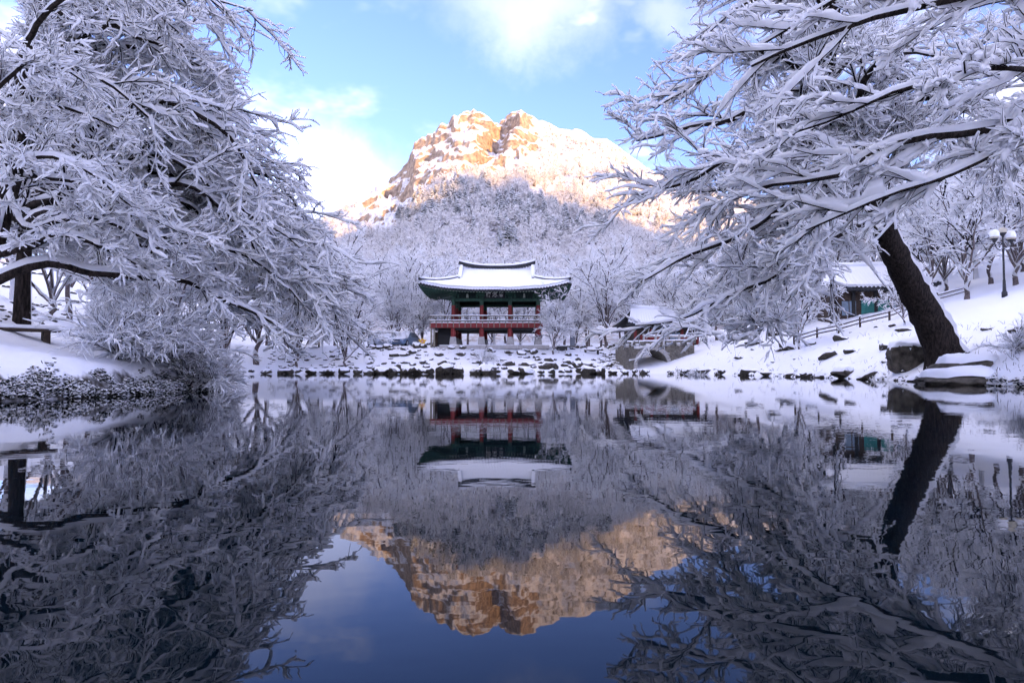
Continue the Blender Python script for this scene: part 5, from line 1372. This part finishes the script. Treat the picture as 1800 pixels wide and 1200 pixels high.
# ------------------------------------------------------------------ stone bridge
def bridge():
    D = 58.4; X0 = (1100 - CX) / F * D; Z1 = 2.85
    root = empty('stone_bridge', (X0, D, 0.0), math.radians(8), 'arched stone bridge with snow on its coping at the right end of the bank', 'bridge')
    L = 6.4; cx, cz, R = 2.45, 0.72, 1.42
    rr = random.Random(8)
    # masonry face: courses of single stones, cut away where the arch is
    z = 0.05; c = 0
    while z < Z1 - 0.32:
        h = rr.uniform(0.26, 0.36); x = -0.05 - (c % 2) * 0.18
        while x < L:
            w = rr.uniform(0.34, 0.66); x1 = min(x + w, L)
            xm, zm = (max(x, 0) + x1) / 2, z + h / 2
            if x1 > 0.1 and math.hypot(xm - cx, max(zm - cz, 0)) > R + 0.36 and not (abs(xm - cx) < R + 0.2 and zm < cz):
                q = rr.uniform(0, 0.07)
                MB().box(max(x, 0) + 0.012, x1 - 0.012, -0.10 - q, 0.2, z + 0.012, min(z + h, Z1 - 0.3) - 0.012).build('stone', M['stone_dark'], root, bevel=0.03)
            x += w
        z += h; c += 1
    # core with the tunnel
    arch = [(cx + (R - 0.02) * math.cos(q), cz + (R - 0.02) * math.sin(q)) for q in np.linspace(math.pi, 0, 17)]
    poly = [(0.03, -0.3), (cx - R + 0.02, -0.3)] + arch + [(cx + R - 0.02, -0.3), (L, -0.3), (L, Z1 - 0.3), (0.03, Z1 - 0.3)]
    left = [p for p in poly]
    b = MB(); n = len(poly)
    v = [(x, -0.08, z_) for x, z_ in poly] + [(x, 3.2, z_) for x, z_ in poly]
    # front face as strips between arch and top
    tops = [(cx + (R - 0.02) * math.cos(q), Z1 - 0.3) for q in np.linspace(math.pi, 0, 17)]
    for y, flip in ((-0.08, False), (3.2, True)):
        for i in range(16):
            f = [(arch[i][0], y, arch[i][1]), (arch[i + 1][0], y, arch[i + 1][1]), (tops[i + 1][0], y, tops[i + 1][1]), (tops[i][0], y, tops[i][1])]
            b.add(f if not flip else f[::-1], [(0, 1, 2, 3)])
        for xa, xb in ((0.03, cx - R + 0.02), (cx + R - 0.02, L)):
            f = [(xa, y, -0.3), (xb, y, -0.3), (xb, y, Z1 - 0.3), (xa, y, Z1 - 0.3)]; b.add(f if not flip else f[::-1], [(0, 1, 2, 3)])
    for i in range(16): b.add([(arch[i][0], -0.08, arch[i][1]), (arch[i][0], 3.2, arch[i][1]), (arch[i + 1][0], 3.2, arch[i + 1][1]), (arch[i + 1][0], -0.08, arch[i + 1][1])], [(0, 1, 2, 3)])
    for xa in (cx - R + 0.02, cx + R - 0.02, 0.03, L): b.add([(xa, -0.08, -0.3), (xa, 3.2, -0.3), (xa, 3.2, cz if abs(xa - cx) < R + 0.1 else Z1 - 0.3), (xa, -0.08, cz if abs(xa - cx) < R + 0.1 else Z1 - 0.3)], [(0, 1, 2, 3)])
    b.add([(0.03, -0.08, Z1 - 0.3), (L, -0.08, Z1 - 0.3), (L, 3.2, Z1 - 0.3), (0.03, 3.2, Z1 - 0.3)], [(0, 1, 2, 3)])
    b.build('core', M['stone_dark'], root)
    # arch ring of single stones
    N = 15
    for k in range(N):
        q0 = math.pi - math.pi * k / N - 0.012; q1 = math.pi - math.pi * (k + 1) / N + 0.012
        p = [(cx + r * math.cos(q), cz + r * math.sin(q)) for r, q in ((R, q0), (R + 0.34, q0), (R + 0.34, q1), (R, q1))]
        MB().prism(p[::-1], -0.19 - 0.01 * (k % 2), 0.15).build('voussoir', M['stone'], root, bevel=0.015)
    for s_ in (cx - R - 0.17, cx + R + 0.17):
        MB().box(s_ - 0.165, s_ + 0.165, -0.19, 0.15, -0.3, cz - 0.01).build('voussoir', M['stone'], root, bevel=0.015)
    # coping, projecting blocks, snow
    for k in range(7):
        x0 = -0.25 + k * 0.96
        MB().box(x0 + 0.008, x0 + 0.95, -0.28, 0.12, Z1 - 0.295 + 0.03 * k, Z1 - 0.02 + 0.03 * k).build('coping', M['stone_dark'], root, bevel=0.02)
        MB().box(x0, x0 + 0.962, -0.27, 0.3, Z1 - 0.02 + 0.03 * k, Z1 + 0.09 + 0.03 * k, ty=0.05).build('snow', M['snow'], root, bevel=0.03)
        MB().box(x0 + 0.10, x0 + 0.42, -0.34, -0.11, Z1 - 0.52 + 0.03 * k, Z1 - 0.30 + 0.03 * k).build('corbel', M['stone'], root, bevel=0.02)
        MB().box(x0 + 0.09, x0 + 0.43, -0.35, -0.28, Z1 - 0.299 + 0.03 * k, Z1 - 0.24 + 0.03 * k, ty=0.02).build('snow', M['snow'], root)
    MB().box(0, L, 0.3, 3.2, Z1 - 0.3, Z1 - 0.08).build('deck', M['snow'], root)
    # parapet rails
    for k in range(5):
        MB().box(1.6 + k * 1.1, 1.8 + k * 1.1, -0.1, 0.1, Z1 + 0.08, Z1 + 0.72, tx=0.02, ty=0.02).build('rail_post', M['stone'], root, bevel=0.02)
    MB().box(1.6, 6.2, -0.07, 0.07, Z1 + 0.42, Z1 + 0.56).build('rail', M['stone'], root, bevel=0.02)
    MB().box(1.6, 6.2, -0.08, 0.08, Z1 + 0.565, Z1 + 0.66, ty=0.03).build('snow', M['snow'], root, bevel=0.02)
bridge()

# ------------------------------------------------------------------ two tile-roofed halls
def hall(name, label, px0, px1, D, rz, zb, eave, ridge, depth, front, cols=5):
    """front: list of (x0, x1, z0, z1, material, name) panels on the front wall, in fractions of the width"""
    x0, x1 = (px0 - CX) / F * D, (px1 - CX) / F * D
    w = (x1 - x0) / 2
    root = empty(name, ((x0 + x1) / 2, D + depth / 2, zb), rz, label, 'building')
    hd = depth / 2; e = eave - zb; r = ridge - zb
    MB().box(-w, w, -hd + 0.1, hd, -0.6, e - 0.05).build('wall', M['wood'], root)
    for k in range(cols):
        cx = -w + 2 * w * k / (cols - 1)
        MB().box(cx - 0.12, cx + 0.12, -hd - 0.06, -hd + 0.14, -0.5, e - 0.06).build('column', M['black'] if name == 'tiled_house' else M['red'], root, bevel=0.02)
    for f0, f1, z0, z1, m_, nm in front:
        a, b_ = -w + 2 * w * f0, -w + 2 * w * f1
        if m_ == 'teal':
            n = max(3, int((z1 - z0) / 0.16))
            for k in range(n):
                MB().box(a, b_, -hd + 0.02, -hd + 0.095, z0 + (z1 - z0) * k / n + 0.006, z0 + (z1 - z0) * (k + 1) / n - 0.006).build('board', M[m_], root)
        else:
            o = MB().box(a, b_, -hd + 0.04, -hd + 0.096, z0, z1).build(nm, M[m_], root)
            if nm == 'window': MB().box((a + b_) / 2 - 0.03, (a + b_) / 2 + 0.03, -hd + 0.01, -hd + 0.038, z0, z1).build('mullion', M['wood'], o)
    ov = 1.0; W2, D2 = w + ov, hd + ov
    prof_ = lambda v: r - (r - e) * v * (1.3 - 0.3 * v)
    def sheet(dz, th, rib, mat, nm, sgn, parent):
        xs = np.linspace(-W2, W2, 121); vs = np.linspace(0, 1, 10)
        Vv, Xx = np.meshgrid(vs, xs, indexing='ij')
        Xs = Xx * (0.72 + 0.28 * Vv)
        Z = prof_(Vv) + dz + 0.35 * np.abs(Xx / W2) ** 3 * Vv ** 2 + rib * np.cos(np.pi * Xx / 0.3) ** 2 * Vv
        top = np.stack([Xs, sgn * Vv * D2, Z], -1).reshape(-1, 3); n = len(xs); N = len(top)
        ii, jj = np.meshgrid(np.arange(len(vs) - 1), np.arange(n - 1), indexing='ij')
        Q = np.stack([ii * n + jj, ii * n + jj + 1, (ii + 1) * n + jj + 1, (ii + 1) * n + jj], -1).reshape(-1, 4)
        rim = np.concatenate([np.arange(n), np.arange(1, len(vs)) * n + n - 1, (len(vs) - 1) * n + np.arange(n - 2, -1, -1), np.arange(len(vs) - 2, -1, -1) * n])
        R = np.stack([rim[:-1], rim[1:], rim[1:] + N, rim[:-1] + N], -1)
        return link(nm, np_mesh(nm, np.vstack([top, top - [0, 0, th]]), np.vstack([Q, Q[:, ::-1] + N, R]), mat), parent)
    roof = sheet(0, 0.22, 0, M['tile'], 'roof', -1, root)
    sheet(0, 0.22, 0, M['tile'], 'tile_slope', 1, roof)
    for s_ in (-1, 1): sheet(0.22, 0.215, 0.04, M['snow'], 'snow', s_, roof)
    te = MB()
    for x in np.arange(-W2 + 0.1, W2, 0.3):
        z = e + 0.35 * abs(x / W2) ** 3
        te.tube([(x, -D2 + 0.3, z + 0.06), (x, -D2 - 0.07, z + 0.0)], 0.10, 8)
        te.tube([(x, -D2 + 0.12, z - 0.26), (x, -hd, z - 0.1)], 0.06, 6)
    te.build('tile_ends', M['tile'], roof)['kind'] = 'stuff'
    MB().tube([(-W2 * 0.72, 0, r + 0.35), (-W2 * 0.4, 0, r + 0.22), (W2 * 0.4, 0, r + 0.22), (W2 * 0.72, 0, r + 0.35)], 0.22, 10).build('ridge', M['snow'], roof, smooth=True)
    return root
hall('tiled_house', 'dark timber house with teal boarded wall and snowy tiled roof behind the fence', 1476, 1624, 50.0, math.radians(-8), 4.25, 6.55, 8.6, 5.0,
     [(0.34, 0.66, 0.15, 1.45, 'teal', 'board'), (0.12, 0.28, 0.3, 1.4, 'glass', 'window'), (0.70, 0.78, 0.2, 1.4, 'glass', 'window'), (0.88, 0.95, 0.4, 1.7, 'glass', 'window')])
hall('tiled_gatehouse', 'low red-walled hall with snowy tiled roof behind the stone bridge', 1112, 1225, 64.5, math.radians(6), 2.6, 4.55, 6.4, 4.0,
     [(0.08, 0.30, 0.25, 1.1, 'red', 'panel'), (0.32, 0.52, 0.25, 1.1, 'red', 'panel'), (0.56, 0.72, 0.2, 1.4, 'glass', 'window'), (0.76, 0.94, 0.25, 1.1, 'red', 'panel')])

# ------------------------------------------------------------------ rail fence
pts = [at(px, D) for px, D in ((1396, 46.5), (1437, 46), (1475, 45), (1513, 44), (1565, 42.5), (1602, 42.5), (1650, 43), (1700, 44))]
root = empty('rail_fence', pts[0], 0, 'low wooden rail fence capped with snow in front of the teal-walled house', 'fence')
o0 = np.array(pts[0])
for i, p in enumerate(pts):
    q = np.array(p) - o0
    ps = MB().tube([q + [0, 0, -0.2], q + [0, 0, 0.72]], [0.075, 0.065], 8).build('post', M['wood'], root)
    MB().lathe(q + [0, 0, 0.70], [(0.085, 0.0), (0.10, 0.05), (0.07, 0.12), (0.01, 0.16)], 10).build('snow', M['snow'], ps, smooth=True)
    if i:
        a = np.array(pts[i - 1]) - o0
        for h_ in (0.30, 0.55):
            rl = MB().tube([a + [0, 0, h_], q + [0, 0, h_]], 0.045, 8).build('rail', M['wood'], root)
            MB().tube([a + [0, 0, h_ + 0.06], (a + q) / 2 + [0, 0, h_ + 0.075], q + [0, 0, h_ + 0.06]], 0.05, 8).build('snow', M['snow'], rl, smooth=True)

# ------------------------------------------------------------------ globe street lamp
p = hit(1766, 522)
s_ = p[1] / F
root = empty('street_lamp', tuple(p), math.radians(12), 'black ornate street lamp with three cream globes capped by snow', 'street lamp')
Hh = 108 * s_
MB().lathe((0, 0, 0), [(0.14, -0.2), (0.14, 0.25), (0.09, 0.35), (0.07, 0.9), (0.055, 1.0), (0.05, Hh * 0.75), (0.065, Hh * 0.76), (0.045, Hh * 0.80), (0.04, Hh)], 14).build('post', M['metal'], root, smooth=True)
def globe(c, cap):
    b = MB().lathe(c, [(0.03, -0.22), (0.07, -0.18), (0.16, -0.05), (0.19, 0.0)], 16).build('globe_holder', M['metal'], root, smooth=True)
    gl = MB().lathe(c, [(0.185, 0.002), (0.22, 0.08), (0.22, 0.16), (0.17, 0.25), (0.08, 0.30), (0.01, 0.31)], 18).build('globe', M['globe'], root, smooth=True)
    if cap: MB().lathe(c, [(0.225, 0.10), (0.24, 0.17), (0.235, 0.30), (0.19, 0.42), (0.10, 0.48), (0.01, 0.49)], 18).build('snow', M['snow'], gl, smooth=True)
globe((0, 0, Hh + 0.18), False)
for sx in (-1, 1):
    MB().tube([(sx * 0.04, 0, Hh * 0.80), (sx * 0.25, 0, Hh * 0.77), (sx * 0.45, 0, Hh * 0.80), (sx * 0.55, 0, Hh * 0.87), (sx * 0.56, 0, Hh * 0.90)], 0.028, 8).build('arm', M['metal'], root, smooth=True)
    MB().tube([(sx * 0.05, 0, Hh * 0.86), (sx * 0.18, 0, Hh * 0.90), (sx * 0.28, 0, Hh * 0.86), (sx * 0.22, 0, Hh * 0.81)], 0.018, 6).build('scroll', M['metal'], root, smooth=True)
    globe((sx * 0.56, 0, Hh * 0.90 + 0.18), True)
    MB().tube([(sx * 0.10, 0, Hh * 0.80), (sx * 0.26, 0, Hh * 0.785), (sx * 0.42, 0, Hh * 0.81)], 0.035, 8).build('snow', M['snow'], root, smooth=True)

# ------------------------------------------------------------------ thin trees on the far shore, left
put_px(3, 606, 56.0, 1.05, rz=0.3, label='thin-stemmed snowy tree on the stone bank left of the cars', group=None)
put_px(3, 521, 55.8, 1.1, rz=1.3, label='slender leaning snowy tree on the rubble at the far shore', group=None)
